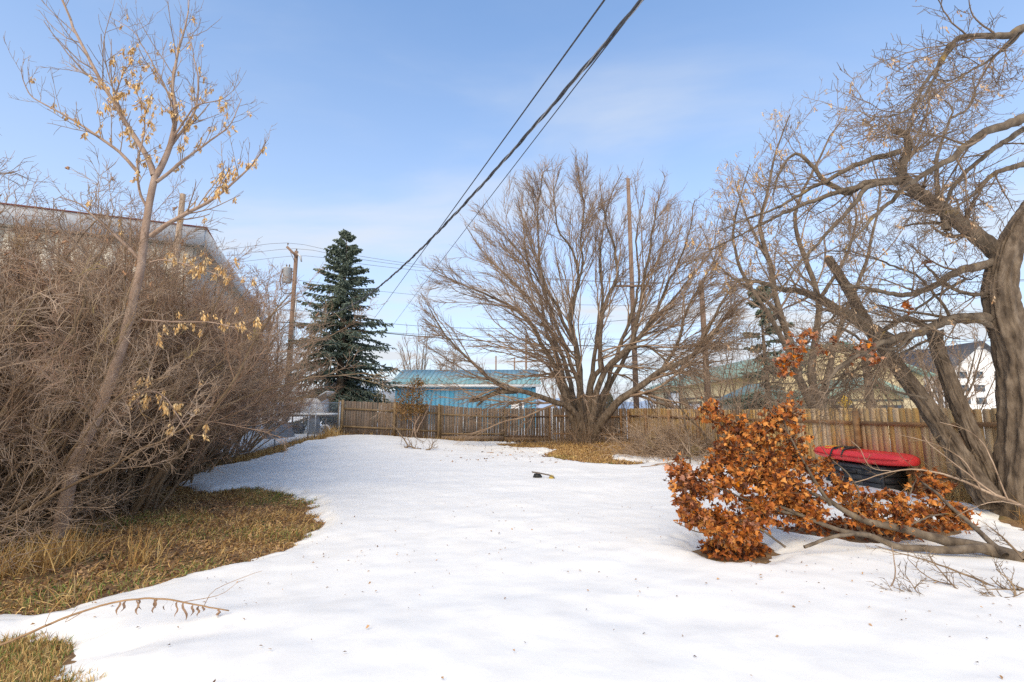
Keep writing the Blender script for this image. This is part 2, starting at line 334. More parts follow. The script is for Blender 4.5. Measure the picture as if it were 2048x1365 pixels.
def catmull(p, m):
    p = np.asarray(p, float); e = np.vstack([2 * p[0] - p[1], p, 2 * p[-1] - p[-2]])
    d = np.concatenate([[0], np.cumsum(np.linalg.norm(np.diff(p, axis=0), axis=1))]); s = np.linspace(0, d[-1], m); outp = []
    for x in s:
        i = min(max(np.searchsorted(d, x, 'right') - 1, 0), len(p) - 2); t = (x - d[i]) / (d[i + 1] - d[i] + 1e-9)
        a, b, c, f = e[i], e[i + 1], e[i + 2], e[i + 3]
        outp.append(0.5 * (2 * b + (c - a) * t + (2 * a - 5 * b + 4 * c - f) * t * t + (3 * b - a - 3 * c + f) * t ** 3))
    return np.array(outp)

# ------------------------------------------------------------------ branch growth (vectorised, one call per level)
def grow(s, d, ln, r, nseg, wig, up=0.0, tip=0.35, g=rng, curl=None):
    n = len(s); p = np.zeros((n, nseg + 1, 3)); p[:, 0] = s; d = norm(d.copy()); step = (ln / nseg)[:, None]
    for i in range(nseg):
        d = norm(d + g.normal(size=(n, 3)) * wig + np.array([0, 0, up]))
        p[:, i + 1] = p[:, i] + d * step
    rr = r[:, None] * np.linspace(1, tip, nseg + 1)[None]
    return p, rr, ln
def spawn(p, rr, ln, k, t0, t1, ang, sd, lrat, rrat, g=rng, fall=0.5, lmin=0.0, rmin=0.0016, updir=0.0, out_from=None):
    n, m, _ = p.shape
    t = np.sort(t0 + (t1 - t0) * (np.arange(k)[None] + g.random((n, k))) / k, axis=1)
    x = t * (m - 1); i = np.minimum(x.astype(int), m - 2); f = (x - i)[..., None]
    ar = np.arange(n)[:, None]
    pos = p[ar, i] * (1 - f) + p[ar, i + 1] * f; tan = norm(p[ar, i + 1] - p[ar, i])
    rad = rr[ar, i] * (1 - f[..., 0]) + rr[ar, i + 1] * f[..., 0]
    rnd = norm(g.normal(size=(n, k, 3)) + np.array([0, 0, updir]))
    perp = norm(rnd - (rnd * tan).sum(-1, keepdims=True) * tan)
    a = ang + g.normal(size=(n, k, 1)) * sd
    d = norm(tan * np.cos(a) + perp * np.sin(a))
    l = np.maximum(ln[:, None] * lrat * (1 - fall * t) * g.uniform(0.55, 1.25, (n, k)), lmin)
    return pos.reshape(-1, 3), d.reshape(-1, 3), l.ravel(), np.maximum(rad * rrat, rmin).ravel()
def limbs(specs, m=22, jit=0.012, seed=1, tp=0.85):
    """specs: (px points [(x, y, D)...], r0, r1) -> arrays"""
    g = np.random.default_rng(seed); ps, rs, ls = [], [], []
    for pts, r0, r1 in specs:
        w = np.array([P(*q) if len(q) == 3 else np.array(q[1:]) for q in pts]); c = catmull(w, m)
        ln = np.linalg.norm(np.diff(c, axis=0), axis=1).sum()
        nz = np.cumsum(g.normal(size=(m, 3)) * jit * ln / m ** 0.5, axis=0); nz -= np.linspace(0, 1, m)[:, None] * nz[-1]
        ps.append(c + nz); rs.append(r0 + (r1 - r0) * np.linspace(0, 1, m) ** tp); ls.append(ln)
    return np.array(ps), np.array(rs), np.array(ls)

# ================================================================== STRUCTURE
def axis(lo, hi, step, far, grow_=1.35):
    a = list(np.arange(lo, hi, step)); s = step * 2
    x = hi
    while x < far: a.append(x); x += s; s *= grow_
    a.append(far); x = lo - step * 2; s = step * 2; b = []
    while x > -far: b.append(x); x -= s; s *= grow_
    b.append(-far); return np.array(b[::-1] + a)
def sheet(xs, ys, zf):
    X, Y = np.meshgrid(xs, ys); Z = zf(X, Y); v = np.stack([X, Y, Z], -1).reshape(-1, 3); nx = len(xs)
    i = np.arange(len(ys) - 1)[:, None] * nx + np.arange(nx - 1)[None]
    return v, np.stack([i, i + 1, i + nx + 1, i + nx], -1).reshape(-1, 4)
gx = axis(-13, 12, 0.25, 900); gy = axis(-2, 30, 0.25, 900)
v, q = sheet(gx, gy, lambda X, Y: gz(X, Y)); link('ground', make_mesh('ground', v, q, True), 'soil', kind='structure')
sx = axis(-11, 10.5, 0.056, 900); sy = np.concatenate([-np.geomspace(900, 2.0, 24), np.arange(-1.6, 2.4, 0.2), np.arange(2.4, 7, 0.034), np.arange(7, 14, 0.062), np.arange(14, 27, 0.12), 27 + np.geomspace(0.2, 873, 30)])
v, q = sheet(sx, sy, snow_top); link('snow', make_mesh('snow', v, q, True), 'snow', kind='structure')
# far hills
g = np.random.default_rng(3)
a = np.linspace(-1.25, 1.25, 160); hh = 17 + 14 * vnoise(a, a * 0, 5, 5) + 8 * vnoise(a, a * 0, 17, 6) + 6 * vnoise(a, a * 0, 43, 7)
rows = []
for k, (rad_, f) in enumerate(((760, 0.0), (800, 0.45), (850, 1.0), (900, 0.55), (960, -0.1))):
    rows.append(np.stack([np.sin(a) * rad_, np.cos(a) * rad_, hh * f * (1 + 0.25 * vnoise(a, a * 0 + k, 31, 8 + k)) - 2], -1))
v = np.array(rows).reshape(-1, 3); i = np.arange(4)[:, None] * 160 + np.arange(159)[None]
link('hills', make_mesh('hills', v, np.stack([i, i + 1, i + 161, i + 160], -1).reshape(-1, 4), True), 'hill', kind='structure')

# ================================================================== FENCES
g = np.random.default_rng(21)
def picket_mesh(wd, ht, th, ear):
    b = B(); x = wd / 2; e = ear
    prof = [(-x, 0), (x, 0), (x, ht - e), (x - e, ht), (-x + e, ht), (-x, ht - e)]
    v = [(px, -th / 2, pz) for px, pz in prof] + [(px, th / 2, pz) for px, pz in prof]
    q = [(i, (i + 1) % 6, (i + 1) % 6 + 6, i + 6) for i in range(6)] + [(5, 2, 1, 0), (5, 4, 3, 2), (6, 7, 8, 11), (8, 9, 10, 11)]
    return make_mesh('picket', v, np.array([f[::-1] for f in q]))
PK_WARM = [picket_mesh(0.137 + 0.004 * i, 1.0, 0.018, 0.022) for i in range(4)]
PK_GREY = [picket_mesh(0.128 + 0.005 * i, 1.0, 0.018, 0.020) for i in range(4)]
def pickets(parent, a, b, top, mats, meshes, pitch=0.142, bot=0.02, skip=()):
    """pickets from a to b (xy), standing on the ground, in the parent's frame"""
    a = np.array(a, float); b = np.array(b, float); ln = np.linalg.norm(b - a); d = (b - a) / ln; n = int(round(ln / pitch)); pitch = ln / n; off = OFF[parent.name]
    rz = math.atan2(d[1], d[0])
    for k in range(n):
        if k in skip: continue
        p = a + d * pitch * (k + 0.5); t = k / max(n - 1, 1)
        z0 = float(gz(p[0], p[1])) + bot; zt = top(t) + g.normal() * 0.008
        o = link('picket', meshes[g.integers(len(meshes))], mats, parent, (p[0] - off[0] + g.normal() * 0.002, p[1] - off[1] + g.normal() * 0.003, z0 - off[2]))
        o.scale = (1, 1, zt - z0); o.rotation_euler = (g.normal() * 0.004, g.normal() * 0.006, rz + g.normal() * 0.012)
def fence_post(parent, x, y, z1, m, wd=0.09, rz=0):
    b = B(); c, s = math.cos(rz) * wd / 2, math.sin(rz) * wd / 2; z0 = float(gz(x, y)) - 0.1
    pts = [(x - c + s, y - s - c), (x + c + s, y + s - c), (x + c - s, y + s + c), (x - c - s, y - s + c)]
    b.hexa([(px, py, z0) for px, py in pts], [(px, py, z1) for px, py in pts]); return part('post', b.geo(), m, parent)
# right hand fence: runs away from the big tree to the corner behind the bare tree
RF0, RF1 = np.array([8.62, 7.6]), np.array([6.05, 24.9])
rf = root('wooden_fence', 'warm tan cedar board fence behind the black deck box', 'fence', (RF0[0], RF0[1], 0))
rd = (RF1 - RF0) / np.linalg.norm(RF1 - RF0); rn = np.array([-rd[1], rd[0]]); rlen = np.linalg.norm(RF1 - RF0)
rtop = lambda t: 1.74 + 0.10 * (1 - t) * 0 + 0.03 * math.sin(t * 9)
pickets(rf, RF0, RF1, rtop, 'cedar', PK_WARM)
posts_t = [1.25, 3.55, 5.9, 8.2, 10.5, 12.8, 15.1, 17.2]
prev = 0.0
for k, s in enumerate(posts_t):
    p = RF0 + rd * s + rn * 0.085; fence_post(rf, p[0], p[1], (2.0 if k == 0 else 1.72) - 0.02 * (k % 2), 'rail', 0.1, math.atan2(rd[1], rd[0]))
    for zz, hgt in ((1.40, 0.085), (0.42, 0.085)):
        a0, a1 = RF0 + rd * (prev + (0.052 if prev else 0)) + rn * 0.033, RF0 + rd * (s - 0.052) + rn * 0.033
        bb = B().beam((*a0, zz + float(gz(*a0)) * 0.6 + g.normal() * 0.012), (*a1, zz + float(gz(*a1)) * 0.6 + g.normal() * 0.012), 0.038, hgt); part('rail', bb.geo(), 'rail', rf)
    prev = s
# back fence, left run with rails towards the yard
BY = 25.0
bf = root('wooden_fence', 'weathered grey brown board fence with two rails beside the chain link corner', 'fence', (-6.5, BY, 0))
bxs = [(690 - 1024) / FPX * BY, (793 - 1024) / FPX * BY, (884 - 1024) / FPX * BY]
pickets(bf, (bxs[0] - 0.02, BY), (bxs[2] - 0.06, BY), lambda t: 2.16 - 0.23 * t, 'cedar_grey', PK_GREY)
for x in bxs[:2] + [bxs[2] - 0.1]: fence_post(bf, x, BY - 0.085, 2.22 - 0.22 * (x - bxs[0]) / (bxs[2] - bxs[0]), 'rail_grey', 0.11)
fence_post(bf, bxs[0] - 0.17, BY - 0.05, 2.18, 'rail_grey', 0.12)
for i in range(2):
    for zz in (1.76, 0.84):
        x0, x1 = bxs[i] + 0.058, (bxs[i + 1] - (0.058 if i == 0 else 0.158)); f0, f1 = [0.26 * (x - bxs[0]) / (bxs[2] - bxs[0]) for x in (x0, x1)]
        part('rail', B().beam((x0, BY - 0.034, zz - f0), (x1, BY - 0.034, zz - f1), 0.045, 0.09).geo(), 'rail_grey', bf)
# double gate
gxs = [(884 - 1024) / FPX * BY, (1009 - 1024) / FPX * BY, (1099 - 1024) / FPX * BY]
for i, lab in enumerate(('sagging grey board gate leaf with dark pull frame', 'grey board gate leaf hinged to the reddish post')):
    gt = root('fence_gate', lab, 'gate', (gxs[i] + 0.1, BY, 0), 'double gate leaves')
    x0, x1 = gxs[i] + 0.03, gxs[i + 1] - 0.03
    tp = (lambda t: 1.93 - 0.16 * math.sin(min(t * 1.2, 1) * 1.57)) if i == 0 else (lambda t: 1.775 + 0.02 * t)
    pickets(gt, (x0, BY), (x1, BY), tp, 'cedar_grey', PK_GREY, bot=0.05, skip=())
    for zz, dz in ((1.46, -0.16 if i == 0 else 0.0), (0.46, -0.02)):
        z0 = zz if i == 0 else zz - 0.12
        part('rail', B().beam((x0 + 0.02, BY - 0.034, z0), (x1 - 0.02, BY - 0.034, z0 + dz), 0.045, 0.085).geo(), 'rail_dark' if i else 'rail_grey', gt)
    fence_post(gt, gxs[i] + .0, BY + .06, 1.95 - .1 * i, 'rail_grey', .11)
    part('kick_board', B().box(x0, x1, BY - 0.036, BY - 0.014, 0.08, 0.34).geo(), 'cedar_grey', gt)
    if i == 0:
        a0, a1 = (929 - 1024) / FPX * BY, (954 - 1024) / FPX * BY
        fr = B(); fr.box(a0, a1, BY - 0.09, BY - 0.065, 1.22, 1.25).box(a0, a1, BY - 0.09, BY - 0.065, 0.55, 0.60); part('pull_frame', fr.geo(), 'rusty', gt)
        for ax in (a0 - 0.02, a1 + 0.02): part('upright', B().box(ax - 0.025, ax + 0.025, BY - 0.095, BY - 0.06, 0.48, 1.36).geo(), 'galv', gt)
    else:
        for zz in (1.34, 0.36): part('hinge', B().box(x0 - 0.02, x0 + 0.22, BY - 0.075, BY - 0.060, zz - 0.035, zz + 0.035).geo(), 'rusty', gt)
cf = root('wooden_fence', 'brown board fence run behind the wide bare tree trunk', 'fence', (4.2, BY, 0))
pickets(cf, (gxs[2] + 0.06, BY + 0.01), (RF1[0] - 0.03, BY + 0.01), lambda t: 1.79 - 0.02 * t, 'cedar_grey', PK_GREY)
fence_post(cf, gxs[2], BY - 0.06, 1.85, 'rail', 0.10); fence_post(cf, gxs[2] + 0.13, BY - 0.05, 1.84, 'white_trim', 0.045)
for zz in (1.38, 0.46): part('rail', B().beam((gxs[2] + 0.07, BY - 0.03, zz), (RF1[0] - 0.16, BY - 0.03, zz - 0.05), 0.045, 0.085).geo(), 'rail', cf)
fence_post(cf, 5.7, BY - 0.06, 1.76, 'rail', 0.1)

# chain link fence along the left boundary
CLX = -9.35
cl = root('chain_link_fence', 'galvanised chain link fence along the neighbouring yard', 'fence', (CLX, 18, 0))
pys = [5.5, 8.8, 12.1, 15.4, 18.9, 21.9, 24.85]
for k, y in enumerate(pys):
    zt = float(gz(CLX, y)) + 1.72; x = CLX + (0.35 if k == 6 else 0)
    part('post', B().tube([(x, y, zt - 1.9), (x, y, zt)], 0.03 if k < 6 else 0.04, 10).geo(), 'galv', cl, True)
    part('post_cap', B().tube([(x, y, zt), (x, y, zt + 0.03), (x, y, zt + 0.045)], [0.036, 0.034, 0.01], 10).geo(), 'galv', cl, True)
part('post', B().tube([(CLX + 0.12, 22.35, 0.2), (CLX + 0.14, 22.35, 2.0)], 0.025, 10).geo(), 'galv', cl, True)
for y0, y1 in zip(pys[:-1], pys[1:]):
    b = B().tube([(CLX + (0.35 if y == 24.85 else 0), y, float(gz(CLX, y)) + 1.69) for y in (y0, y1)], 0.021, 8); part('top_rail', b.geo(), 'galv', cl, True)
for y0, y1 in zip(pys[3:-2], pys[4:-1]):
    part('bottom_rail', B().tube([(CLX + 0.03, y, float(gz(CLX, y)) + 0.16) for y in (y0, y1)], 0.018, 8).geo(), 'galv', cl, True)
ws = []
for y in np.arange(5.5 - 1.7, 24.8, 0.075):
    for sgn in (1, -1):
        ya, yb = (y, y + 1.65) if sgn == 1 else (y + 1.65, y)
        t0, t1 = 0.0, 1.0
        lo, hi = 5.5, 24.85
        if ya < lo: t0 = (lo - ya) / (yb - ya)
        if yb < lo: t1 = (lo - ya) / (yb - ya)
        if yb > hi: t1 = min(t1, (hi - ya) / (yb - ya))
        if ya > hi: t0 = max(t0, (hi - ya) / (yb - ya))
        if t1 - t0 < 0.02: continue
        pp = []
        for t in (t0, t1):
            yy = ya + (yb - ya) * t; xx = CLX - 0.028 + 0.35 * max(0, (yy - 21.9) / 2.95); pp.append((xx, yy, float(gz(CLX, yy)) + 0.04 + 1.65 * t))
        ws.append(pp)
ws = np.array(ws); v, q = tube_batch(ws, np.full(ws.shape[:2], 0.0022), 3)
part('wire_mesh', (v, [q]), 'galv', cl, kind='stuff')

# ================================================================== BUILDINGS
def wall_panels(parent, name, a, b, z0, z1, pitch, m, nrm, th=0.05, gap=0.012, proud=0.0, zt=None):
    a = np.array(a, float); b = np.array(b, float); ln = np.linalg.norm(b - a); d = (b - a) / ln; n = max(1, int(round(ln / pitch))); pw = ln / n; nr = np.array(nrm, float)
    off = OFF[parent.name]; bx = B()
    hw = pw / 2 - gap
    bx.hexa([(-hw, -th, 0), (hw, -th, 0), (hw, 0, 0), (-hw, 0, 0)], [(-hw, -th, 1), (hw, -th, 1), (hw, 0, 1), (-hw, 0, 1)])
    v, f = bx.geo(); me = make_mesh(name, v, f)
    rz = math.atan2(d[1], d[0])
    for k in range(n):
        p = a + d * pw * (k + 0.5) + nr * proud
        o = link(name, me, m, parent, (p[0] - off[0], p[1] - off[1], z0 - off[2])); o.rotation_euler = (0, 0, rz); o.scale = (1, 1, (zt((k + .5) / n) if zt else z1) - z0)
def rect_part(parent, name, o, u, x0, x1, z0, z1, m, depth, proud=0.0):
    """flat box on a wall that starts at o (xy), runs along u; outward normal is right of u"""
    o = np.array(o, float); u = np.array(u, float); u /= np.linalg.norm(u); nr = np.array([u[1], -u[0]])
    p0, p1 = o + u * x0, o + u * x1; f = nr * (proud + depth); k = nr * proud
    b = B().hexa([(*(p0 + f), z0), (*(p1 + f), z0), (*(p1 + k), z0), (*(p0 + k), z0)], [(*(p0 + f), z1), (*(p1 + f), z1), (*(p1 + k), z1), (*(p0 + k), z1)])
    return part(name, b.geo(), m, parent)
# --- big pale metal building, left
WB_c = P(392, 462, 16.0); ze = WB_c[2]; cxy = WB_c[:2]
e1 = np.array([-1.0, -0.387]); e1 /= np.linalg.norm(e1); e2 = np.array([-0.387, 1.0]); e2 /= np.linalg.norm(e2)
wb = root('metal_building', 'tall pale metal sided building with white fascia and red roof edge behind the lilacs', 'building', (cxy[0], cxy[1], 0))
fr0 = cxy + e1 * 22.0; sd1 = cxy + e2 * 19.0
core = B(); ins = 0.05
A_, B_, C_, D_ = fr0 + e2 * ins - e1 * 0, cxy + e1 * ins + e2 * ins, sd1 + e1 * ins, sd1 + e1 * 22
core.hexa([(*A_, -0.2), (*B_, -0.2), (*C_, -0.2), (*D_, -0.2)], [(*A_, ze - 0.3), (*B_, ze - 0.3), (*C_, ze - 0.3), (*D_, ze - 0.3)]); part('wall', core.geo(), 'white_metal', wb)
wall_panels(wb, 'siding_panel', fr0, cxy, 0.0, ze - 0.62, 0.42, 'white_metal', -e2, th=0.03, gap=0.006)
wall_panels(wb, 'siding_panel', cxy, sd1, 0.0, ze - 0.62, 0.42, 'white_metal', -e1, th=0.03, gap=0.006)
ov = 0.35
def ring_pts(o_, z): return [(*(fr0 - e2 * o_), z), (*(cxy - e2 * o_ - e1 * o_), z), (*(sd1 - e1 * o_), z), (*(sd1 + e1 * 22), z)]
for nm, p0, p1 in (('fascia', fr0 - e2 * ov, cxy - e2 * ov - e1 * ov), ('fascia', cxy - e1 * ov - e2 * (ov - 0.05), sd1 - e1 * ov)):
    part(nm, B().beam((*p0, ze - 0.30), (*p1, ze - 0.30), 0.05, 0.62).geo(), 'fascia', wb)
sof = B().hexa(ring_pts(ov - 0.03, ze - 0.58), ring_pts(ov - 0.03, ze - 0.55)); part('soffit', sof.geo(), 'white_metal', wb)
rp = ring_pts(ov + 0.07, ze + 0.02); mid0 = fr0 + e2 * 9.5; mid1 = cxy + e2 * 9.5
rb = B().add(rp[:2] + [(*mid1, ze + 0.12), (*mid0, ze + 0.12)] + [rp[2], rp[3]] + [(x, y, z + 0.03) for x, y, z in rp[:2]] + [(*mid1, ze + 0.15), (*mid0, ze + 0.15)] + [(x, y, z + 0.03) for x, y, z in rp[2:]],
     [(0, 1, 7, 6), (6, 7, 8, 9), (9, 8, 10, 11), (1, 2, 8, 7), (2, 4, 10, 8), (3, 2, 1, 0), (5, 4, 2, 3)]); part('roof', rb.geo(), 'red_roof', wb)
# --- blue shop
bb0, bb1 = np.array([P(790, 800, 41)[0], 41.0]), np.array([P(1072, 800, 41)[0], 41.0])
bl = root('blue_building', 'low bright blue workshop with teal metal roof beyond the back fence', 'building', ((bb0[0] + bb1[0]) / 2, 41, 0))
core = B().box(bb0[0] + 0.05, bb1[0] - 0.05, 41.06, 49, 0, 3.55); part('wall', core.geo(), 'blue_wall', bl)
wall_panels(bl, 'siding_panel', bb0, bb1, 0.0, 3.52, 0.40, 'blue_wall', (0, -1), th=0.04, gap=0.010)
er = P(785, 770, 40.5)[2]; rz_ = P(900, 741, 45)[2]
part('fascia', B().box(bb0[0] - 0.35, bb1[0] + 0.35, 40.44, 40.52, er - 0.18, er + 0.05).geo(), 'white_trim', bl)
part('soffit', B().box(bb0[0] - 0.3, bb1[0] + 0.3, 40.53, 41.05, er - 0.16, er - 0.13).geo(), 'white_trim', bl)
n = 32
for k in range(n):
    x0 = bb0[0] - 0.4 + (bb1[0] - bb0[0] + 0.8) * k / n; x1 = x0 + (bb1[0] - bb0[0] + 0.8) / n - 0.03
    part('roof_panel', B().hexa([(x0, 40.4, er + 0.06), (x1, 40.4, er + 0.06), (x1, 45, rz_), (x0, 45, rz_)], [(x0, 40.4, er + 0.10), (x1, 40.4, er + 0.10), (x1, 45, rz_ + 0.04), (x0, 45, rz_ + 0.04)]).geo(), 'teal_roof', bl)
    part('roof_seam', B().hexa([(x1, 40.4, er + 0.06), (x1 + 0.03, 40.4, er + 0.06), (x1 + 0.03, 45, rz_), (x1, 45, rz_)], [(x1, 40.4, er + 0.125), (x1 + 0.03, 40.4, er + 0.125), (x1 + 0.03, 45, rz_ + 0.065), (x1, 45, rz_ + 0.065)]).geo(), 'teal_roof', bl)
part('roof_slope', B().hexa([(bb0[0] - 0.4, 45.02, rz_), (bb1[0] + 0.4, 45.02, rz_), (bb1[0] + 0.4, 49.6, er), (bb0[0] - 0.4, 49.6, er)], [(bb0[0] - 0.4, 45.02, rz_ + 0.05), (bb1[0] + 0.4, 45.02, rz_ + 0.05), (bb1[0] + 0.4, 49.6, er + 0.05), (bb0[0] - 0.4, 49.6, er + 0.05)]).geo(), 'teal_roof', bl)
for xx in (bb0[0], bb1[0] - 0.06): part('gable', B().add([(xx, 41, 3.5), (xx, 49, 3.5), (xx, 45, rz_ - 0.05), (xx + 0.06, 41, 3.5), (xx + 0.06, 49, 3.5), (xx + 0.06, 45, rz_ - 0.05)], [(0, 1, 4, 3), (1, 2, 5, 4), (2, 0, 3, 5)], [(2, 1, 0), (3, 4, 5)]).geo(), 'blue_wall', bl)
wx0, wx1 = P(1024, 800, 41)[0] - 0.0, P(1046, 800, 41)[0]
wn = part('window', B().box(wx0, wx1, 40.90, 40.955, 1.3, P(1030, 804, 41)[2]).geo(), 'door_white', bl)
zt_ = P(1030, 804, 41)[2]
for x0, x1, z0, z1 in ((wx0 - 0.08, wx1 + 0.08, zt_, zt_ + 0.09), (wx0 - 0.08, wx0, 1.2, zt_), (wx1, wx1 + 0.08, 1.2, zt_)): part('window_frame', B().box(x0, x1, 40.87, 40.95, z0, z1).geo(), 'white_trim', wn)
part('pane', B().box(wx1 - 0.33, wx1 - 0.1, 40.88, 40.897, 1.3, 2.28).geo(), 'glass', wn)
# --- long beige garage block with green roof (runs away from us)
GX = 16.1; gy0, gy1 = 31.0, 56.0
gb = root('garage_building', 'long cream garage block with green metal roof and white overhead doors', 'building', (GX, 44, 0))
part('wall', B().box(GX, GX + 11, gy0, gy1, 0, 3.9).geo(), 'beige_wall', gb)
part('roof', B().add([(GX - 0.5, gy0 - 0.5, 3.85), (GX - 0.5, gy1 + 0.5, 3.85), (GX + 5.5, gy1 + 0.5, 6.1), (GX + 5.5, gy0 - 0.5, 6.1), (GX + 11.5, gy0 - 0.5, 3.85), (GX + 11.5, gy1 + 0.5, 3.85), (GX - 0.5, gy0 - 0.5, 3.95), (GX - 0.5, gy1 + 0.5, 3.95), (GX + 5.5, gy1 + 0.5, 6.2), (GX + 5.5, gy0 - 0.5, 6.2), (GX + 11.5, gy0 - 0.5, 3.95), (GX + 11.5, gy1 + 0.5, 3.95)],
     [(6, 9, 8, 7), (9, 10, 11, 8), (0, 1, 2, 3), (3, 2, 5, 4), (0, 6, 7, 1), (0, 3, 9, 6), (3, 4, 10, 9)]).geo(), 'green_roof', gb)
part('gable', B().add([(GX, gy0 + 0.01, 3.9), (GX + 11, gy0 + 0.01, 3.9), (GX + 5.5, gy0 + 0.01, 6.0), (GX, gy0 + 0.2, 3.9), (GX + 11, gy0 + 0.2, 3.9), (GX + 5.5, gy0 + 0.2, 6.0)], [(0, 1, 4, 3)], [(0, 1, 2), (5, 4, 3)]).geo(), 'beige_wall', gb)
for y0, y1, z1 in ((52.6, 55.6, 3.0), (45.4, 48.8, 3.3), (40.4, 42.8, 2.2), (36.6, 39.0, 2.2)):
    dd = part('overhead_door', B().box(GX - 0.06, GX - 0.01, y0, y1, 0, z1).geo(), 'door_white', gb)
    for a0, a1, c0, c1 in ((y0 - 0.18, y0, 0, z1 + 0.18), (y1, y1 + 0.18, 0, z1 + 0.18), (y0, y1, z1, z1 + 0.18)): part('door_frame', B().box(GX - 0.11, GX - 0.005, a0, a1, c0, c1).geo(), 'frame_dark', dd)
    if z1 > 2.5:
        for k in range(3):
            yc = y0 + (y1 - y0) * (k + 1) / 4; ang_ = np.linspace(0, 2 * np.pi, 13)[:-1]
            part('porthole', B().tube([(GX - 0.064, yc, 2.05), (GX - 0.085, yc, 2.05)], 0.19, 12).geo(), 'glass', dd)
part('trim_band', B().box(GX - 0.05, GX - 0.005, 36.4, 44.8, 2.60, 2.72).geo(), 'frame_dark', gb)
# --- cream gable house, right
hD = 27.0; hx0, hxm, hx1 = P(1640, 800, hD)[0], P(1733, 758, hD)[0], P(1820, 795, hD)[0]; za, zb = P(1733, 758, hD)[2], P(1820, 795, hD)[2]
hs_ = root('gable_house', 'cream gable house with pale green roof trim behind the tan fence', 'building', (hxm, hD, 0))
part('wall', B().add([(hx0, hD, 0), (hx1 - 0.4, hD, 0), (hx1 - 0.4, hD, zb), (hxm, hD, za - 0.15), (hx0, hD, zb), (hx0, hD + 9, 0), (hx1 - 0.4, hD + 9, 0), (hx1 - 0.4, hD + 9, zb), (hxm, hD + 9, za - 0.15), (hx0, hD + 9, zb)], [(0, 1, 2, 4), (1, 6, 7, 2), (5, 0, 4, 9), (6, 5, 9, 7), (2, 7, 8, 3), (4, 3, 8, 9)], [(2, 3, 4), (9, 8, 7)]).geo(), 'beige_wall', hs_)
for sx_, xe in ((1, hx1), (-1, hx0 - 0.4)):
    part('roof', B().hexa([(hxm, hD - 0.6, za - 0.02), (xe, hD - 0.6, zb - 0.06), (xe, hD + 9.4, zb - 0.06), (hxm, hD + 9.4, za - 0.02)], [(hxm, hD - 0.6, za + 0.1), (xe, hD - 0.6, zb + 0.06), (xe, hD + 9.4, zb + 0.06), (hxm, hD + 9.4, za + 0.1)]).geo(), 'green_roof', hs_)
    part('barge_board', B().beam((hxm, hD - 0.64, za - 0.06), (xe, hD - 0.64, zb - 0.10), 0.05, 0.26).geo(), 'green_roof', hs_)
part('trim_band', B().box(hx0 + 0.05, hx1 - 0.45, hD - 0.05, hD - 0.004, 2.18, 2.28).geo(), 'frame_dark', hs_)
part('window', B().box(hxm - 2.2, hxm - 0.9, hD - 0.05, hD - 0.004, 0.95, 1.95).geo(), 'glass', hs_)
part('window', B().box(hxm + 0.6, hxm + 1.9, hD - 0.05, hD - 0.004, 0.95, 1.95).geo(), 'glass', hs_)
# --- small green roofed cream house between
lo = root('small_house', 'low cream house with green hip roof behind the dark spruce', 'building', (14.2, 29, 0))
part('wall', B().box(13.6, 16.0, 26.6, 30.6, 0, 2.3).geo(), 'beige_wall', lo)
part('roof', B().add([(13.2, 26.2, 2.28), (16.04, 26.2, 2.28), (16.04, 31.0, 2.28), (13.2, 31.0, 2.28), (14.9, 27.8, 3.3), (14.9, 29.6, 3.3)], [(1, 2, 5, 4), (3, 0, 4, 5), (3, 2, 1, 0)], [(0, 1, 4), (2, 3, 5)]).geo(), 'green_roof', lo)
# --- white hotel, far right
ho = root('hotel_building', 'white three storey building with dark gable roof seen beside the big trunk', 'building', (62, 62, 0))
HD = 62.0
def hx(px): return P(px, 760, HD)[0]
zp, zs = P(1966, 688, HD)[2], P(1905, 742, HD)[2]
xl, xm_, xr = hx(1898), hx(1966), hx(2034)
part('wall', B().add([(xl, HD, 0), (xr, HD, 0), (xr, HD, zs), (xm_, HD, zp), (xl, HD, zs), (xl, HD + 14, 0), (xr, HD + 14, 0), (xr, HD + 14, zs), (xm_, HD + 14, zp), (xl, HD + 14, zs)], [(0, 1, 2, 4), (1, 6, 7, 2), (5, 0, 4, 9), (6, 5, 9, 7)], [(2, 3, 4), (9, 8, 7)]).geo(), 'hotel_wall', ho)
for xe in (xl - 0.8, xr + 0.8): part('roof', B().hexa([(xm_, HD - 0.7, zp + 0.02), (xe, HD - 0.7, zs - 0.62), (xe, HD + 14.5, zs - 0.62), (xm_, HD + 14.5, zp + 0.02)], [(xm_, HD - 0.7, zp + 0.3), (xe, HD - 0.7, zs - 0.32), (xe, HD + 14.5, zs - 0.32), (xm_, HD + 14.5, zp + 0.3)]).geo(), 'dark_roof', ho)
for yy in (750, 777, 802):
    for xx in (1925, 1957, 2000):
        zc = P(xx, yy, HD)[2]; xc = hx(xx); f = part('window', B().box(xc - 0.62, xc + 0.62, HD - 0.10, HD - 0.02, zc - 0.42, zc + 0.42).geo(), 'dark_roof', ho)
        for s in (-1, 1): part('pane', B().box(xc + s * 0.3 - 0.26, xc + s * 0.3 + 0.26, HD - 0.125, HD - 0.102, zc - 0.36, zc + 0.36).geo(), 'glass', f)
gr = root('grey_house', 'grey dark roofed house far behind the leaning trunks', 'building', (48, 60, 0))
x0, x1 = P(1800, 760, 58)[0], P(1885, 760, 58)[0]; zt = P(1850, 735, 58)[2]
part('wall', B().box(x0, x1, 58, 66, 0, zt - 1.0).geo(), 'hotel_wall', gr)
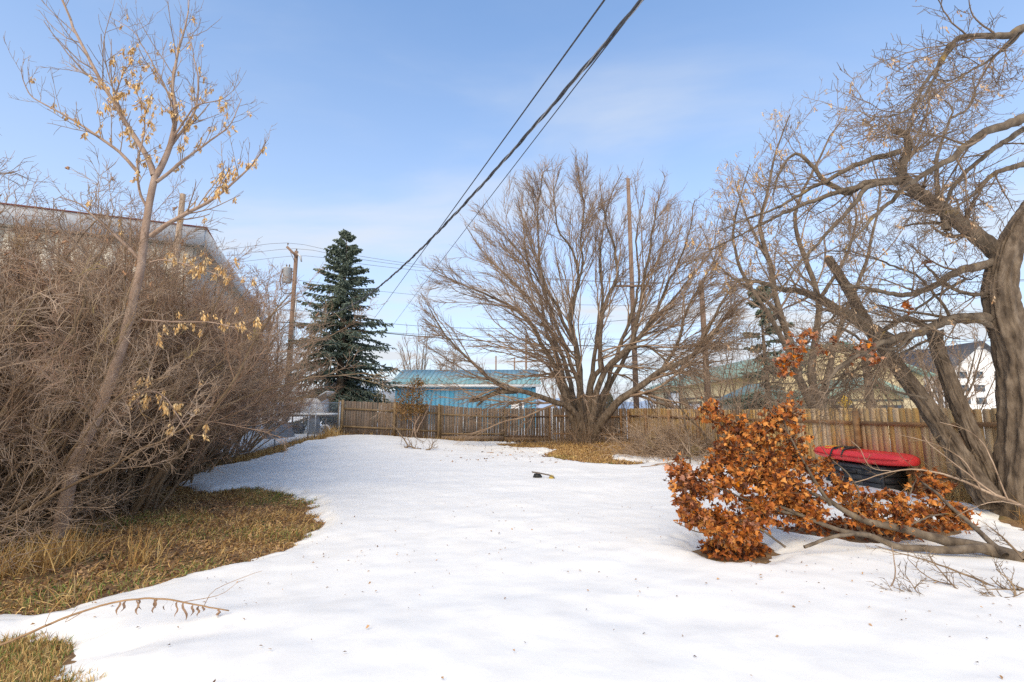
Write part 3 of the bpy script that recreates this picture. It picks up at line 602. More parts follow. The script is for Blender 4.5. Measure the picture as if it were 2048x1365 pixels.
part('roof', B().add([(x0 - .5, 57.5, zt - 1.1), (x1 + .5, 57.5, zt - 1.1), (x1 + .5, 66.5, zt - 1.1), (x0 - .5, 66.5, zt - 1.1), (x0 - .5, 62, zt + 1.3), (x1 + .5, 62, zt + 1.3)], [(0, 1, 5, 4), (2, 3, 4, 5), (3, 2, 1, 0)], [(1, 2, 5), (3, 0, 4)]).geo(), 'dark_roof', gr)
for k in range(3): xx = x0 + (x1 - x0) * (k + .5) / 3; part('window', B().box(xx - .5, xx + .5, 57.9, 57.98, zt - 3.2, zt - 2.0).geo(), 'glass', gr)
# --- grey shed, white lean-to, left of the spruce
sh = root('grey_shed', 'grey panel shed standing behind the spruce trunk', 'shed', (-11.3, 34, 0))
a0, a1 = P(648, 800, 33.5)[0], P(690, 800, 33.5)[0]
part('wall', B().box(a0 + .03, a1 - .03, 33.55, 37, 0, 3.85).geo(), 'shed_grey', sh)
wall_panels(sh, 'siding_panel', (a0, 33.5), (a1, 33.5), 0.2, 3.8, 0.38, 'shed_grey', (0, -1), th=0.03)
part('roof', B().hexa([(a0 - .3, 33.1, 3.86), (a1 + .2, 33.1, 3.86), (a1 + .2, 37.3, 4.2), (a0 - .3, 37.3, 4.2)], [(a0 - .3, 33.1, 3.96), (a1 + .2, 33.1, 3.96), (a1 + .2, 37.3, 4.3), (a0 - .3, 37.3, 4.3)]).geo(), 'dark_roof', sh)
wt = root('white_garage', 'pale blue white garage wall glimpsed under the spruce boughs', 'building', (-12.5, 40, 0))
a0, a1 = P(684, 800, 40)[0], P(711, 800, 40)[0]
part('wall', B().box(a0, a1, 40, 46, 0, P(700, 762, 40)[2]).geo(), 'door_white', wt)
part('roof', B().box(a0 - .2, a1 + .2, 39.8, 46.2, P(700, 762, 40)[2] + .003, P(700, 762, 40)[2] + .16).geo(), 'shed_grey', wt)
part('corner_trim', B().box(a1 - .08, a1 + .02, 39.95, 39.997, 0, P(700, 762, 40)[2] - .05).geo(), 'shed_grey', wt)
lh = root('distant_house', 'low white house with grey snow dusted roof beyond the spruce', 'building', (-15, 58, 0))
a0, a1 = P(705, 800, 58)[0], P(800, 800, 58)[0]
part('wall', B().box(a0, a1, 58, 66, 0, 2.6).geo(), 'door_white', lh)
part('roof', B().add([(a0 - .4, 57.5, 2.55), (a1 + .4, 57.5, 2.55), (a1 + .4, 66.5, 2.55), (a0 - .4, 66.5, 2.55), (a0 - .4, 62, 4.1), (a1 + .4, 62, 4.1)], [(0, 1, 5, 4), (2, 3, 4, 5), (3, 2, 1, 0)], [(1, 2, 5), (3, 0, 4)]).geo(), 'shed_grey', lh)

# ================================================================== POLES AND WIRES
def pole(x, y, z1, lab, r0=0.16, r1=0.11, lean=(0, 0), m='pole_wood', group=None):
    p = root('utility_pole', lab, 'utility pole', (x, y, 0), group)
    part('shaft', B().tube([(x - lean[0], y - lean[1], -0.3), (x - lean[0] * .5, y - lean[1] * .5, z1 / 2), (x, y, z1)], [r0, (r0 + r1) / 2, r1], 14).geo(), m, p, True); return p
def insulator(p, x, y, z): part('insulator', B().tube([(x, y, z), (x, y, z + .05), (x, y, z + .08), (x, y, z + .12), (x, y, z + .16), (x, y, z + .19)], [.02, .02, .055, .04, .055, .025], 8).geo(), 'rusty', p, True)
D1 = 32.0; t1 = P(593, 503, D1)
P1 = pole(t1[0], t1[1], t1[2], 'wooden utility pole carrying a grey transformer beside the spruce', 0.19, 0.13)
tr = P(575, 549, D1 - 0.1)
can = part('transformer', B().tube([(tr[0], tr[1], tr[2] - .62), (tr[0], tr[1], tr[2] - .6), (tr[0], tr[1], tr[2] + .40), (tr[0], tr[1], tr[2] + .42), (tr[0], tr[1], tr[2] + .48)], [.27, .30, .30, .33, .24], 20).geo(), 'transformer', P1, True)
for dx in (-.1, .1): part('bushing', B().tube([(tr[0] + dx, tr[1], tr[2] + .47), (tr[0] + dx, tr[1], tr[2] + .66), (tr[0] + dx, tr[1], tr[2] + .72)], [.045, .05, .02], 8).geo(), 'rusty', can, True)
for dz in (-.35, .2): part('bracket', B().beam((tr[0] + .28, tr[1], tr[2] + dz), (t1[0], t1[1], tr[2] + dz), .06, .06).geo(), 'rusty', can)
a0, a1 = P(574, 494, D1 - .2), P(594, 514, D1 - .15)
part('crossarm', B().beam(a0, a1, .14, .16).geo(), 'pole_wood', P1)
part('brace', B().beam(P(581, 505, D1 - .27), P(589, 523, D1 - .2), .04, .04).geo(), 'rusty', P1)
insulator(P1, a0[0] + .05, a0[1], a0[2] + .10); insulator(P1, t1[0], t1[1], t1[2]); ins3 = P(605, 512, D1 - .1)
part('arrester', B().tube([P(596, 508, D1 - .2), P(601, 513, D1 - .2), P(603, 524, D1 - .2)], [.05, .09, .05], 8).geo(), 'transformer', P1, True)
part('jumper', B().tube(catmull([P(566, 538, D1 - .3), P(560, 560, D1 - .3), P(564, 582, D1 - .3), P(572, 588, D1 - .3), P(584, 585, D1 - .1)], 14), .03, 6).geo(), 'cable', P1, True)
part('jumper', B().tube(catmull([P(572, 545, D1 - .35), P(566, 552, D1 - .35), P(567, 570, D1 - .35), P(576, 566, D1 - .3)], 12), .025, 6).geo(), 'cable', P1, True)
part('conduit', B().tube([P(594, 590, D1 - .15), P(591, 620, D1 - .15), (P(590, 640, D1)[0], D1 - .15, 0)], .06, 8).geo(), 'galv', P1, True)
D2 = 30.0; t2 = P(1256, 358, D2)
P2 = pole(t2[0], t2[1], t2[2], 'tall weathered utility pole rising through the bare tree crown', 0.19, 0.12, m='pole_wood')
c2 = P(1262, 574, D2); part('crossarm', B().beam((c2[0] - 1.25, D2 - .2, c2[2]), (c2[0] + 1.25, D2 - .2, c2[2]), .11, .13).geo(), 'pole_wood', P2)
for dx in (-1.1, -.4, 1.1): insulator(P2, c2[0] + dx, D2 - .2, c2[2] + .066)
D3 = 26.5; t3 = P(1402, 562, D3)
P3 = pole(t3[0], t3[1], t3[2], 'shorter brown utility pole without crossarm behind the tan cedar fence', 0.19, 0.14)
D0 = 13.5; t0_ = P(366, 389, D0)
P0 = pole(t0_[0], t0_[1], t0_[2], 'pale square topped wooden pole in front of the white fascia', 0.10, 0.075, m='pole_pale')
for px_, py_, dd_, lab in ((1052, 672, 75, 'thin far utility pole with two crossarms above the blue workshop roof end'), (1029, 715, 90, 'faint far utility pole with one short crossarm above the blue workshop'), (992, 712, 95, 'faint bare far pole above the middle of the blue roof')):
    t = P(px_, py_, dd_); p = pole(t[0], t[1], t[2], lab, .2, .14)
    if 'bare' not in lab:
        for dz in ((-.6, -4.2) if 'two' in lab else (-.9,)): part('crossarm', B().beam((t[0] - 1.5, dd_ - .2, t[2] + dz), (t[0] + 1.5, dd_ - .2, t[2] + dz), .14, .16).geo(), 'pole_wood', p)
P4 = P(1728, 690, 24); pole(P4[0], P4[1], P4[2], 'dark stubby wooden pole in front of the cream gable house', .2, .17, m='bark_tree')

def cable(name, lab, pts, r, m='line_grey', n=40, group=None):
    c = catmull(pts, n); mid = c[0]
    o = link(name, make_mesh(name, B().tube(c, r, 6).geo()[0] - mid, B().tube(c, r, 6).geo()[1], True), m, None, mid); return tag(o, lab, 'cable', group)
def sagline(a, b, sag, n=7):
    a, b = np.array(a, float), np.array(b, float); t = np.linspace(0, 1, n)[:, None]; c = a + (b - a) * t; c[:, 2] -= 4 * sag * (t * (1 - t))[:, 0]; return list(c)
# distribution lines along the lane
i0 = np.array([a0[0] + .05, a0[1], a0[2] + .28]); i1 = np.array([t1[0], t1[1], t1[2] + .19])
for lab, s, e in (('topmost thin power line over the lane from the transformer pole crossarm', i0, (c2[0] - 1.1, D2 - .2, c2[2] + .26)), ('middle thin power line over the lane from the transformer pole tip', i1, (c2[0] - .4, D2 - .2, c2[2] + .26)), ('third thin power line over the lane held below the transformer pole tip', ins3, (c2[0] + 1.1, D2 - .2, c2[2] + .26))):
    lft = np.array([s[0] - 30, s[1] + 6.0, s[2] + 0.4]); rt = np.array([e[0] + 34, e[1] - 2, e[2] + .2])
    cable('power_line', lab, sagline(lft, s, .35)[:-1] + sagline(s, e, .45)[:-1] + sagline(e, rt, .5), .013, n=70, group='power lines over the lane')
n1 = P(590, 561, D1 - .2); cable('neutral_line', 'single neutral line at transformer height across the lane', sagline((n1[0] - 30, 38, n1[2] + .1), n1, .3)[:-1] + sagline(n1, P(1262, 612, D2 - .2), .4)[:-1] + sagline(P(1262, 612, D2 - .2), (44, 28, 8), .4), .012, n=60)
comm = []
for y1_, y2_, r, lab, sg in ((645, 694, .030, 'thick black telephone cable low across the lane', .35), (652, 679, .014, 'thin upper telephone wire low across the lane', .25), (620, 640, .014, 'slack service wire sagging between the two lane poles', .9)):
    s, e = P(586, y1_, D1 - .2), P(1266, y2_, D2 - .2); ln_ = sagline(s, e, sg); comm.append(ln_)
    cable('telephone_cable', lab, sagline((s[0] - 30, 38, s[2] + .2), s, .3)[:-1] + ln_[:-1] + sagline(e, (46, 27, e[2] + .3), .5), r, 'cable', n=70)
part('splice_box', B().tube([P(645, 651, D1 - .6), P(658, 652, D1 - .6)], .16, 8).geo(), 'cable', tag(root('splice_closure', 'small black splice closure hanging on the telephone cable by the spruce', 'cable box', tuple(P(650, 651, D1 - .6))), 'small black splice closure hanging on the telephone cable by the spruce', 'cable box'))
# service drops coming back over the camera to the house
def fit_drop(A, Bp, obs, ext):
    """plan line A->B, height a parabola fitted to sighted pixels"""
    A, Bp = np.array(A), np.array(Bp); s_, z_ = [], []
    for px_, py_ in obs:
        k = (px_ - 1024) / FPX
        # X = k*t, Y = t*(cp-dz*sp); solve for s on the line
        dz = (682.5 - py_) / FPX; kk = k / (cp - dz * sp)
        s = (Bp[0] - kk * Bp[1]) / ((Bp[0] - A[0]) - kk * (Bp[1] - A[1])); Y = Bp[1] + (A[1] - Bp[1]) * s
        s_.append(s); z_.append(P(px_, py_, Y)[2])
    co = np.polyfit(s_, z_, 2); ss = np.linspace(-ext, 1, 60)
    c = np.stack([Bp[0] + (A[0] - Bp[0]) * ss, Bp[1] + (A[1] - Bp[1]) * ss, np.polyval(co, ss)], -1); return c
top0 = P(1287, -2, 3.6); d1 = P(598, 572, D1 - .3)
main = fit_drop(d1[:2], top0[:2], [(1287, -2), (1105, 222), (890, 440), (760, 572), (655, 628), (598, 575)], 0.2)
ts = np.cumsum(np.concatenate([[0], np.linalg.norm(np.diff(main, axis=0), axis=1)]))
fine = np.stack([np.interp(np.linspace(0, ts[-1], 700), ts, main[:, i]) for i in range(3)], -1); tw = np.linspace(0, ts[-1], 700) * 2 * np.pi / 0.85
tg = norm(np.gradient(fine, axis=0)); s1 = norm(np.cross(tg, [0, 0, 1.0])); s2 = np.cross(s1, tg)
sd_ = root('service_drop', 'thick twisted triple service cable sweeping from overhead to the transformer pole', 'cable', tuple(fine[0]))
for k in range(3):
    ph = tw + k * 2.094; rr = 0.0135 if k else 0.010
    part('conductor', B().tube(fine + rr * (s1 * np.cos(ph)[:, None] + s2 * np.sin(ph)[:, None]), .0105 if k else .0075, 5).geo(), 'cable' if k else 'cable_bare', sd_, True)
e2_ = P(735, 656, D1 - 1.2); tB = P(1206, -2, 3.6)
c = fit_drop(e2_[:2], tB[:2], [(1206, -2), (1060, 208), (930, 388), (850, 500), (770, 606), (735, 656)], .2)
cable('telephone_drop', 'thin black drop wire crossing the twisted cable on its way down', [tuple(x) for x in c[::4]] + [tuple(c[-1])], .0095, 'cable', n=60)
e3_ = P(785, 652, D1 - 1.4); tB = P(1290, -2, 3.9)
c = fit_drop(e3_[:2], tB[:2], [(1290, -2), (1180, 130), (1030, 330), (900, 500), (785, 652)], .2)
cable('telephone_drop', 'thin black drop wire passing in front of the bare tree crown', [tuple(x) for x in c[::4]] + [tuple(c[-1])], .0075, 'cable', n=60)

# ================================================================== TREES
def fan_leaf_cluster(n, size, seed, droop=0.8, wing=0.33):
    """a hanging bunch of winged seeds (thin bent blades) around the origin"""
    g = np.random.default_rng(seed); vs, ts, rn_ = [], [], []
    for k in range(n):
        a = g.uniform(0, 2 * np.pi); out_ = g.uniform(0.05, 0.5); top = np.array([math.cos(a) * out_ * .3, math.sin(a) * out_ * .3, -g.uniform(0, .75)]) * size
        d = norm(np.array([math.cos(a) * out_, math.sin(a) * out_, -droop])); l = size * g.uniform(.28, .46); s = norm(np.cross(d, g.normal(size=3))) * l * wing * .5
        nb = np.cross(d, norm(s)) * l * .12; b = len(vs) * 0 + sum(len(x) for x in vs)
        vs.append(np.array([top, top + d * l * .5 + s + nb, top + d * l, top + d * l * .55 - s * .55 - nb])); ts += [(b, b + 1, b + 2), (b, b + 2, b + 3)]; rn_ += [g.random()] * 4
    return np.concatenate(vs), np.array(ts), rn_
def cluster_mesh(name, n, size, seed, m, **k):
    v, t, r = fan_leaf_cluster(n, size, seed, **k); me = make_mesh(name, v, t, False, r); me.materials.append(MT[m]); return me
def put_parts(name, meshes, pos, parent, g, s0=.8, s1=1.25, tilt=.2):
    off = OFF[parent.name]
    for p in pos:
        o = link(name, meshes[g.integers(len(meshes))], None, parent, tuple(np.asarray(p) - off)); o.rotation_euler = (g.normal() * tilt, g.normal() * tilt, g.uniform(0, 6.28)); o.scale = (s := g.uniform(s0, s1), s, s)

def branchy(parent, Pm, Rm, Lm, levels, g, limb_k=10, trunk_mat='bark_tree', twig_mat='twig_tree', rough=.06, seed=0, trunk_name='trunk', crown_name='crown', off_tag=True):
    """main limbs (arrays) + recursive levels; makes a trunk part and a crown part; returns last-level points"""
    tv = tube_batch(Pm, Rm, limb_k, rough, seed); part(trunk_name, (tv[0], [tv[1]]), trunk_mat, parent, True)
    gs, cur, tips = [], (Pm, Rm, Lm), None
    if not levels: return cur
    for lv in levels:
        s, d, l, r = spawn(*cur, lv['k'], lv.get('t0', .15), lv.get('t1', 1.0), lv['ang'], lv.get('sd', .2), lv['lr'], lv.get('rr', .55), g, lv.get('fall', .5), lv.get('lmin', 0), lv.get('rmin', .0016), lv.get('ud', 0))
        if 'bias' in lv: d = norm(d + lv['bias'](s))
        if 'lmax' in lv: l = np.minimum(l, lv['lmax'])
        if 'fit' in lv: l = lv['fit'](s, d, l)
        if 'keep' in lv: kp_ = lv['keep'](s, d); s, d, l, r = s[kp_], d[kp_], l[kp_], r[kp_]
        cur = grow(s, d, l, r, lv['n'], lv['wig'], lv.get('up', 0), lv.get('tip', .35), g)
        gs.append(tube_batch(cur[0], cur[1], lv.get('sides', 3)))
    v, q = merge(gs); part(crown_name, (v, [q]), twig_mat, parent, True, kind='stuff' if crown_name == 'twigs' else None)
    return cur

# --- the wide bare tree by the back fence
ct_ = np.array([*P(1166, 886, 22.6)[:2], 0.0]); T0 = 22.6
ct = root('bare_tree', 'wide domed bare tree with many trunks growing in front of the back fence', 'tree', tuple(ct_))
def dp(pts, d0, d1): n = len(pts); return [(x, y, d0 + (d1 - d0) * (i / (n - 1)) ** 1.0) for i, (x, y) in enumerate(pts)]
S = [
 (dp([(1168, 892), (1160, 850), (1140, 816), (1106, 802), (1058, 785), (1019, 777), (971, 748), (937, 719), (908, 695), (884, 666), (860, 618)], T0, 20.5), .24, .025),
 (dp([(1166, 890), (1150, 840), (1135, 802), (1114, 753), (1097, 710), (1077, 681), (1058, 647), (1019, 618), (976, 594), (923, 570), (868, 545)], T0, 21.5), .26, .02),
 (dp([(1166, 890), (1155, 840), (1140, 797), (1128, 744), (1106, 695), (1087, 642), (1077, 594), (1058, 550), (1048, 487), (1043, 420)], T0, 24.0), .20, .02),
 (dp([(1168, 890), (1165, 840), (1160, 797), (1160, 744), (1152, 695), (1135, 661), (1111, 608), (1087, 574), (1058, 531), (1015, 475)], T0, 21.0), .26, .02),
 (dp([(1170, 880), (1163, 780), (1155, 695), (1140, 632), (1160, 560), (1150, 502), (1121, 453), (1111, 391), (1119, 345)], T0, 23.0), .21, .02),
 (dp([(1142, 640), (1156, 585), (1169, 531), (1164, 492), (1169, 420), (1160, 345), (1152, 308)], T0 + .2, 21.8), .10, .015),
 (dp([(1175, 885), (1188, 773), (1208, 734), (1210, 671), (1222, 618), (1247, 560), (1237, 492), (1217, 420), (1245, 345)], T0, 23.5), .21, .02),
 (dp([(1178, 885), (1184, 792), (1213, 739), (1256, 695), (1271, 647), (1285, 574), (1300, 492), (1314, 405), (1330, 360)], T0, 21.5), .24, .02),
 (dp([(1213, 739), (1256, 695), (1305, 628), (1334, 560), (1372, 478), (1390, 400)], T0 - .3, 22.0), .16, .02),
 (dp([(1180, 885), (1195, 852), (1237, 806), (1305, 758), (1377, 715), (1411, 666), (1455, 589), (1492, 552)], T0, 19.5), .30, .03),
 (dp([(1340, 738), (1377, 715), (1430, 661), (1475, 610), (1500, 594)], T0 - 1.6, 19.0), .13, .02),
 (dp([(1250, 700), (1290, 692), (1325, 715), (1345, 742)], T0 - .4, 21.0), .10, .03),
 (dp([(1170, 870), (1178, 760), (1190, 680), (1200, 600), (1195, 520), (1205, 440), (1200, 350)], T0 + .6, 26.0), .19, .02),
 (dp([(1165, 860), (1135, 740), (1085, 640), (1020, 560), (960, 500), (930, 450)], T0 + .6, 26.0), .19, .02),
 (dp([(1185, 860), (1230, 740), (1300, 640), (1370, 560), (1420, 490), (1440, 430)], T0 + .6, 25.5), .19, .02),
 (dp([(1170, 870), (1150, 760), (1110, 650), (1080, 540), (1075, 440), (1085, 350)], T0 - .2, 19.5), .17, .02),
 (dp([(1185, 850), (1220, 740), (1255, 640), (1275, 560), (1270, 460), (1290, 380)], T0 + .3, 25.0), .18, .02),
 (dp([(1305, 758), (1350, 690), (1370, 620), (1410, 550), (1440, 480)], T0 - 1.2, 20.5), .13, .02),
]
g = np.random.default_rng(101)
Pm, Rm, Lm = limbs(S, 30, .016, 5, .6); Rm *= .92
cc = np.array([*P(1160, 700, T0)])
dome_c, dome_r = P(1150, 650, T0), np.array([7.9, 6.2, 8.3])
def to_dome(p, d):
    a = (p - dome_c) / dome_r; b = d / dome_r; A_ = (b * b).sum(-1); B_ = (a * b).sum(-1); C_ = (a * a).sum(-1) - 1
    return np.clip((-B_ + np.sqrt(np.maximum(B_ * B_ - A_ * C_, 0))) / A_, 0.12, 20)
outw = lambda s: 0.75 * norm((s - cc) / dome_r) + np.array([0, 0, .05])
branchy(ct, Pm, Rm, Lm, [
    dict(k=19, t0=.22, ang=.62, sd=.22, lr=.34, rr=.45, n=10, wig=.10, up=.02, sides=5, bias=outw, lmin=1.8, lmax=4.0, fall=.3, rmin=.016, fit=lambda s, d, l: np.clip(to_dome(s, d) * g.uniform(.42, 1.02, len(l)), .3, 4.6)),
    dict(k=10, t0=.12, ang=.48, sd=.18, lr=.46, rr=.5, n=6, wig=.085, up=.02, sides=3, bias=lambda s: .4 * norm(s - cc), lmin=.8, lmax=2.0, rmin=.0105, fit=lambda s, d, l: np.minimum(l, to_dome(s, d) + .35 * g.random(len(l))), keep=lambda s, d: g.random(len(s)) < np.clip(to_dome(s, d) / 1.3, .2, 1)),
    dict(k=8, t0=.12, ang=.45, sd=.18, lr=.5, rr=.6, n=2, wig=.09, up=.015, sides=3, lmin=.4, lmax=.95, rmin=.0078, tip=.5, fit=lambda s, d, l: np.minimum(l, to_dome(s, d) + .6 * g.random(len(l))), keep=lambda s, d: g.random(len(s)) < np.clip(to_dome(s, d) / .9, .25, 1))], g, 10, 'bark_tree', 'twig_tree', .05, 3)
st = limbs([(dp([(1034, 782), (995, 785), (966, 797), (939, 802)], 21.7, 21.2), .13, .085), (dp([(975, 792), (962, 805), (954, 812)], 21.3, 21.2), .07, .05)], 12, .006, 8)
v, q = tube_batch(st[0], st[1], 9, .06, 2); part('broken_limb', (v, [q]), 'bark_lichen', ct, True)
stub_ends = B()
for k in range(2): e = st[0][k, -1]; d = norm(e - st[0][k, -2]); stub_ends.tube([e - d * .03, e, e + d * .004], [st[1][k, -1] * .95, st[1][k, -1] * .92, .01], 8)
part('broken_end', stub_ends.geo(), 'raw_wood', ct)
# low twiggy suckers round its foot
gs = np.random.default_rng(77); n = 260; s = np.array([ct_[0], ct_[1] - .1, .05]) + np.stack([gs.normal(size=n) * 1.0, gs.normal(size=n) * .4, np.zeros(n)], -1)
c = grow(s, norm(np.stack([gs.normal(size=n) * .45, gs.normal(size=n) * .3 - .1, np.ones(n)], -1)), gs.uniform(.4, 1.7, n), np.full(n, .007), 5, .14, .05, .4, gs)
s2, d2, l2, r2 = spawn(*c, 5, .3, 1, .5, .2, .35, .7, gs); c2_ = grow(s2, d2, l2, r2, 2, .1, 0, .5, gs)
v, q = merge([tube_batch(c[0], c[1], 3), tube_batch(c2_[0], c2_[1], 3)]); part('suckers', (v, [q]), 'twig_tree', ct, kind='stuff')

# --- right: the big furrowed tree
RT = 7.5
rt_ = P(2012, 1030, RT); rt = root('old_tree', 'old thick furrowed tree with leaning trunks and lichened limbs beside the tan fence', 'tree', (rt_[0], RT, 0.1))
main = [
 (dp([(2050, 1050), (2046, 985), (2045, 900), (2042, 800), (2030, 710), (2010, 640), (2000, 580), (2012, 510), (2044, 450), (2090, 380)], RT, RT - .3), .31, .13),
 (dp([(1985, 1010), (1950, 960), (1905, 890), (1855, 815), (1805, 745), (1745, 665), (1700, 585), (1656, 516)], RT - .1, RT + 1.5), .155, .065),
 (dp([(2000, 1000), (1965, 920), (1930, 845), (1900, 770), (1878, 705), (1868, 664)], RT + .15, RT + .5), .125, .09),
]
Tp = limbs(main, 160, .004, 9); g = np.random.default_rng(31)
# furrowed bark: ridges run up the trunk, broken by knots
gt_ = []
for k in range(3):
    p, r = Tp[0][k:k + 1], Tp[1][k:k + 1]
    if k == 0: r = r * (1 + 0.45 * np.exp(-np.linspace(0, 1, 160) / .05))[None]
    kk = 90; t = norm(np.gradient(p, axis=1)); n1 = norm(np.cross(t, np.array([[[0, 1.0, 0]]]) + 0 * t)); n2 = np.cross(t, n1); a = np.arange(kk) * 2 * np.pi / kk
    u = np.arange(160)[:, None] * .194; aa = a[None] * 5.2 / 1.0
    rid = (.5 - 2 * np.abs(vnoise(aa * .85 + 0.9 * vnoise(u, aa, .5, 3), u * .28, 1.0, 40 + k))) * .34 + vnoise(aa * 2.4, u * .9, 1.0, 50 + k) * .13 + vnoise(a[None] * 1.1, u * .55, 1.0, 60 + k) * .16 + .05 * (vnoise(a[None] * .8, u * 1.1, 1.0, 70 + k) > .22)
    wrap = np.minimum(1, np.minimum(np.arange(kk), kk - np.arange(kk)) / 3)[None]; rid = rid * wrap
    v = p[0][:, None] + (r[0][:, None, None] * (1 + rid[..., None])) * (n1[0][:, None] * np.cos(a)[None, :, None] + n2[0][:, None] * np.sin(a)[None, :, None])
    i = np.arange(159)[:, None] * kk; j = np.arange(kk)[None]; q = np.stack([i + j, i + (j + 1) % kk, i + kk + (j + 1) % kk, i + kk + j], -1).reshape(-1, 4)
    part('trunk' if k == 0 else 'leaning_trunk', (v.reshape(-1, 3), [q]), 'bark_tree', rt)
    if k:
        e = p[0, -1]; d = t[0, -1]; part('broken_end', B().tube([e - d * .03, e + d * .01, e + d * .05], [r[0, -1] * .97, r[0, -1] * .85, r[0, -1] * .25], 9).geo(), 'raw_wood', rt)
big = [
 (dp([(2010, 520), (1960, 475), (1905, 432), (1850, 392), (1803, 360)], RT - .1, RT - .3), .15, .10),
 (dp([(1803, 362), (1804, 330), (1815, 300), (1817, 280), (1806, 268), (1786, 264)], RT - .3, RT - .4), .095, .045),
 (dp([(1805, 362), (1760, 360), (1725, 366), (1700, 384), (1660, 362), (1625, 328), (1600, 311), (1583, 316), (1560, 345), (1545, 390)], RT - .3, RT - .1), .075, .012),
 (dp([(1800, 365), (1745, 374), (1715, 410), (1660, 470), (1610, 520), (1560, 585)], RT - .3, RT - .6), .055, .012),
 (dp([(1725, 372), (1660, 388), (1600, 412), (1540, 440), (1480, 470), (1415, 505)], RT - .3, RT), .055, .010),
 (dp([(1800, 302), (1770, 312), (1715, 334), (1650, 362), (1590, 392), (1520, 425), (1440, 462)], RT - .35, RT - .2), .06, .010),
 (dp([(2080, 222), (2010, 252), (1945, 281), (1904, 316), (1857, 340), (1799, 384), (1740, 440), (1690, 500)], RT - 1.6, RT - 1.8), .085, .012),
 (dp([(2060, 250), (1985, 300), (1930, 345), (1895, 400), (1885, 460)], RT - 1.4, RT - 1.2), .05, .02),
 (dp([(2120, 10), (2048, 50), (2004, 66), (1930, 75), (1901, 88), (1866, 138), (1842, 176), (1825, 217), (1813, 262)], RT - 2.2, RT - 2.3), .065, .008),
 (dp([(1905, 87), (1885, 118), (1858, 170), (1830, 205), (1790, 230), (1745, 235)], RT - 2.25, RT - 2.5), .028, .007),
 (dp([(2060, 50), (2010, 95), (1960, 130), (1900, 160), (1870, 158)], RT - 2.2, RT - 2.0), .03, .008),
 (dp([(2006, 640), (1950, 640), (1890, 648), (1820, 668), (1760, 690), (1700, 725), (1650, 770)], RT + .02, RT - .9), .12, .02),
 (dp([(2000, 520), (1920, 540), (1860, 570), (1800, 590), (1740, 580), (1680, 570)], RT - .12, RT - .9), .09, .02),
 (dp([(1790, 690), (1716, 642), (1669, 614), (1621, 585), (1577, 574), (1520, 560), (1463, 557)], RT + .7, RT + 1.6), .15, .03),
 (dp([(2005, 662), (1925, 635), (1860, 650), (1790, 690), (1740, 680), (1660, 640)], RT - .1, RT - .8), .06, .015),
 (dp([(2000, 592), (1930, 585), (1880, 555), (1850, 530)], RT - .1, RT - .6), .05, .015),
 (dp([(1880, 670), (1820, 640), (1770, 655), (1720, 700), (1680, 760), (1640, 800)], RT + .4, RT - .2), .07, .012),
 (dp([(2048, 330), (1990, 350), (1950, 390), (1900, 420)], RT - 1.2, RT - 1.4), .05, .012),
 (dp([(1895, 460), (1880, 400), (1870, 340), (1885, 280), (1905, 230), (1890, 200)], RT - .2, RT + .5), .06, .012),
 (dp([(1905, 235), (1935, 220), (1950, 190), (1945, 150)], RT + .4, RT + .6), .03, .01),
 (dp([(1885, 662), (1800, 702), (1700, 738), (1600, 762), (1500, 768)], RT + .2, RT - .4), .03, .008), (dp([(1762, 692), (1690, 704), (1600, 694), (1520, 662)], RT + .8, RT + .2), .028, .008),
 (dp([(1700, 602), (1645, 652), (1585, 722), (1540, 782)], RT + 1.2, RT + .8), .028, .007), (dp([(1930, 560), (1830, 622), (1745, 692), (1665, 792)], RT - .3, RT - .5), .028, .007),
 (dp([(1852, 800), (1780, 782), (1700, 772), (1615, 792)], RT + .4, RT + .2), .026, .007), (dp([(1905, 640), (1840, 560), (1760, 520), (1670, 500), (1600, 520)], RT + .3, RT + .2), .03, .007),
]
Pm, Rm, Lm = limbs(big, 40, .020, 12); Rm *= .84
lc = branchy(rt, Pm, Rm, Lm, [
    dict(k=13, t0=.22, ang=.75, sd=.25, lr=.36, rr=.36, n=9, wig=.11, up=.01, sides=4, lmin=.7, lmax=2.1, rmin=.0065, fall=.3),
    dict(k=7, t0=.15, ang=.75, sd=.3, lr=.42, rr=.5, n=5, wig=.12, up=.03, sides=3, lmin=.3, lmax=.85, rmin=.0042),
    dict(k=5, t0=.2, ang=.8, sd=.3, lr=.5, rr=.65, n=2, wig=.13, up=.03, sides=3, lmin=.12, lmax=.34, rmin=.0034, tip=.7)], g, 12, 'bark_lichen', 'twig_old', .085, 6, trunk_name='limbs')
SEEDC = [cluster_mesh('seed_cluster', 9, .16, 400 + i, 'samara_pale') for i in range(4)]
tips = lc[0][:, -1]; sel = tips[(tips[:, 2] > 2.3) & (g.random(len(tips)) < .5)]; sel = sel[g.permutation(len(sel))[:230]]
put_parts('seed_cluster', SEEDC, sel, rt, g, .5, 1.0)
OAKL = None

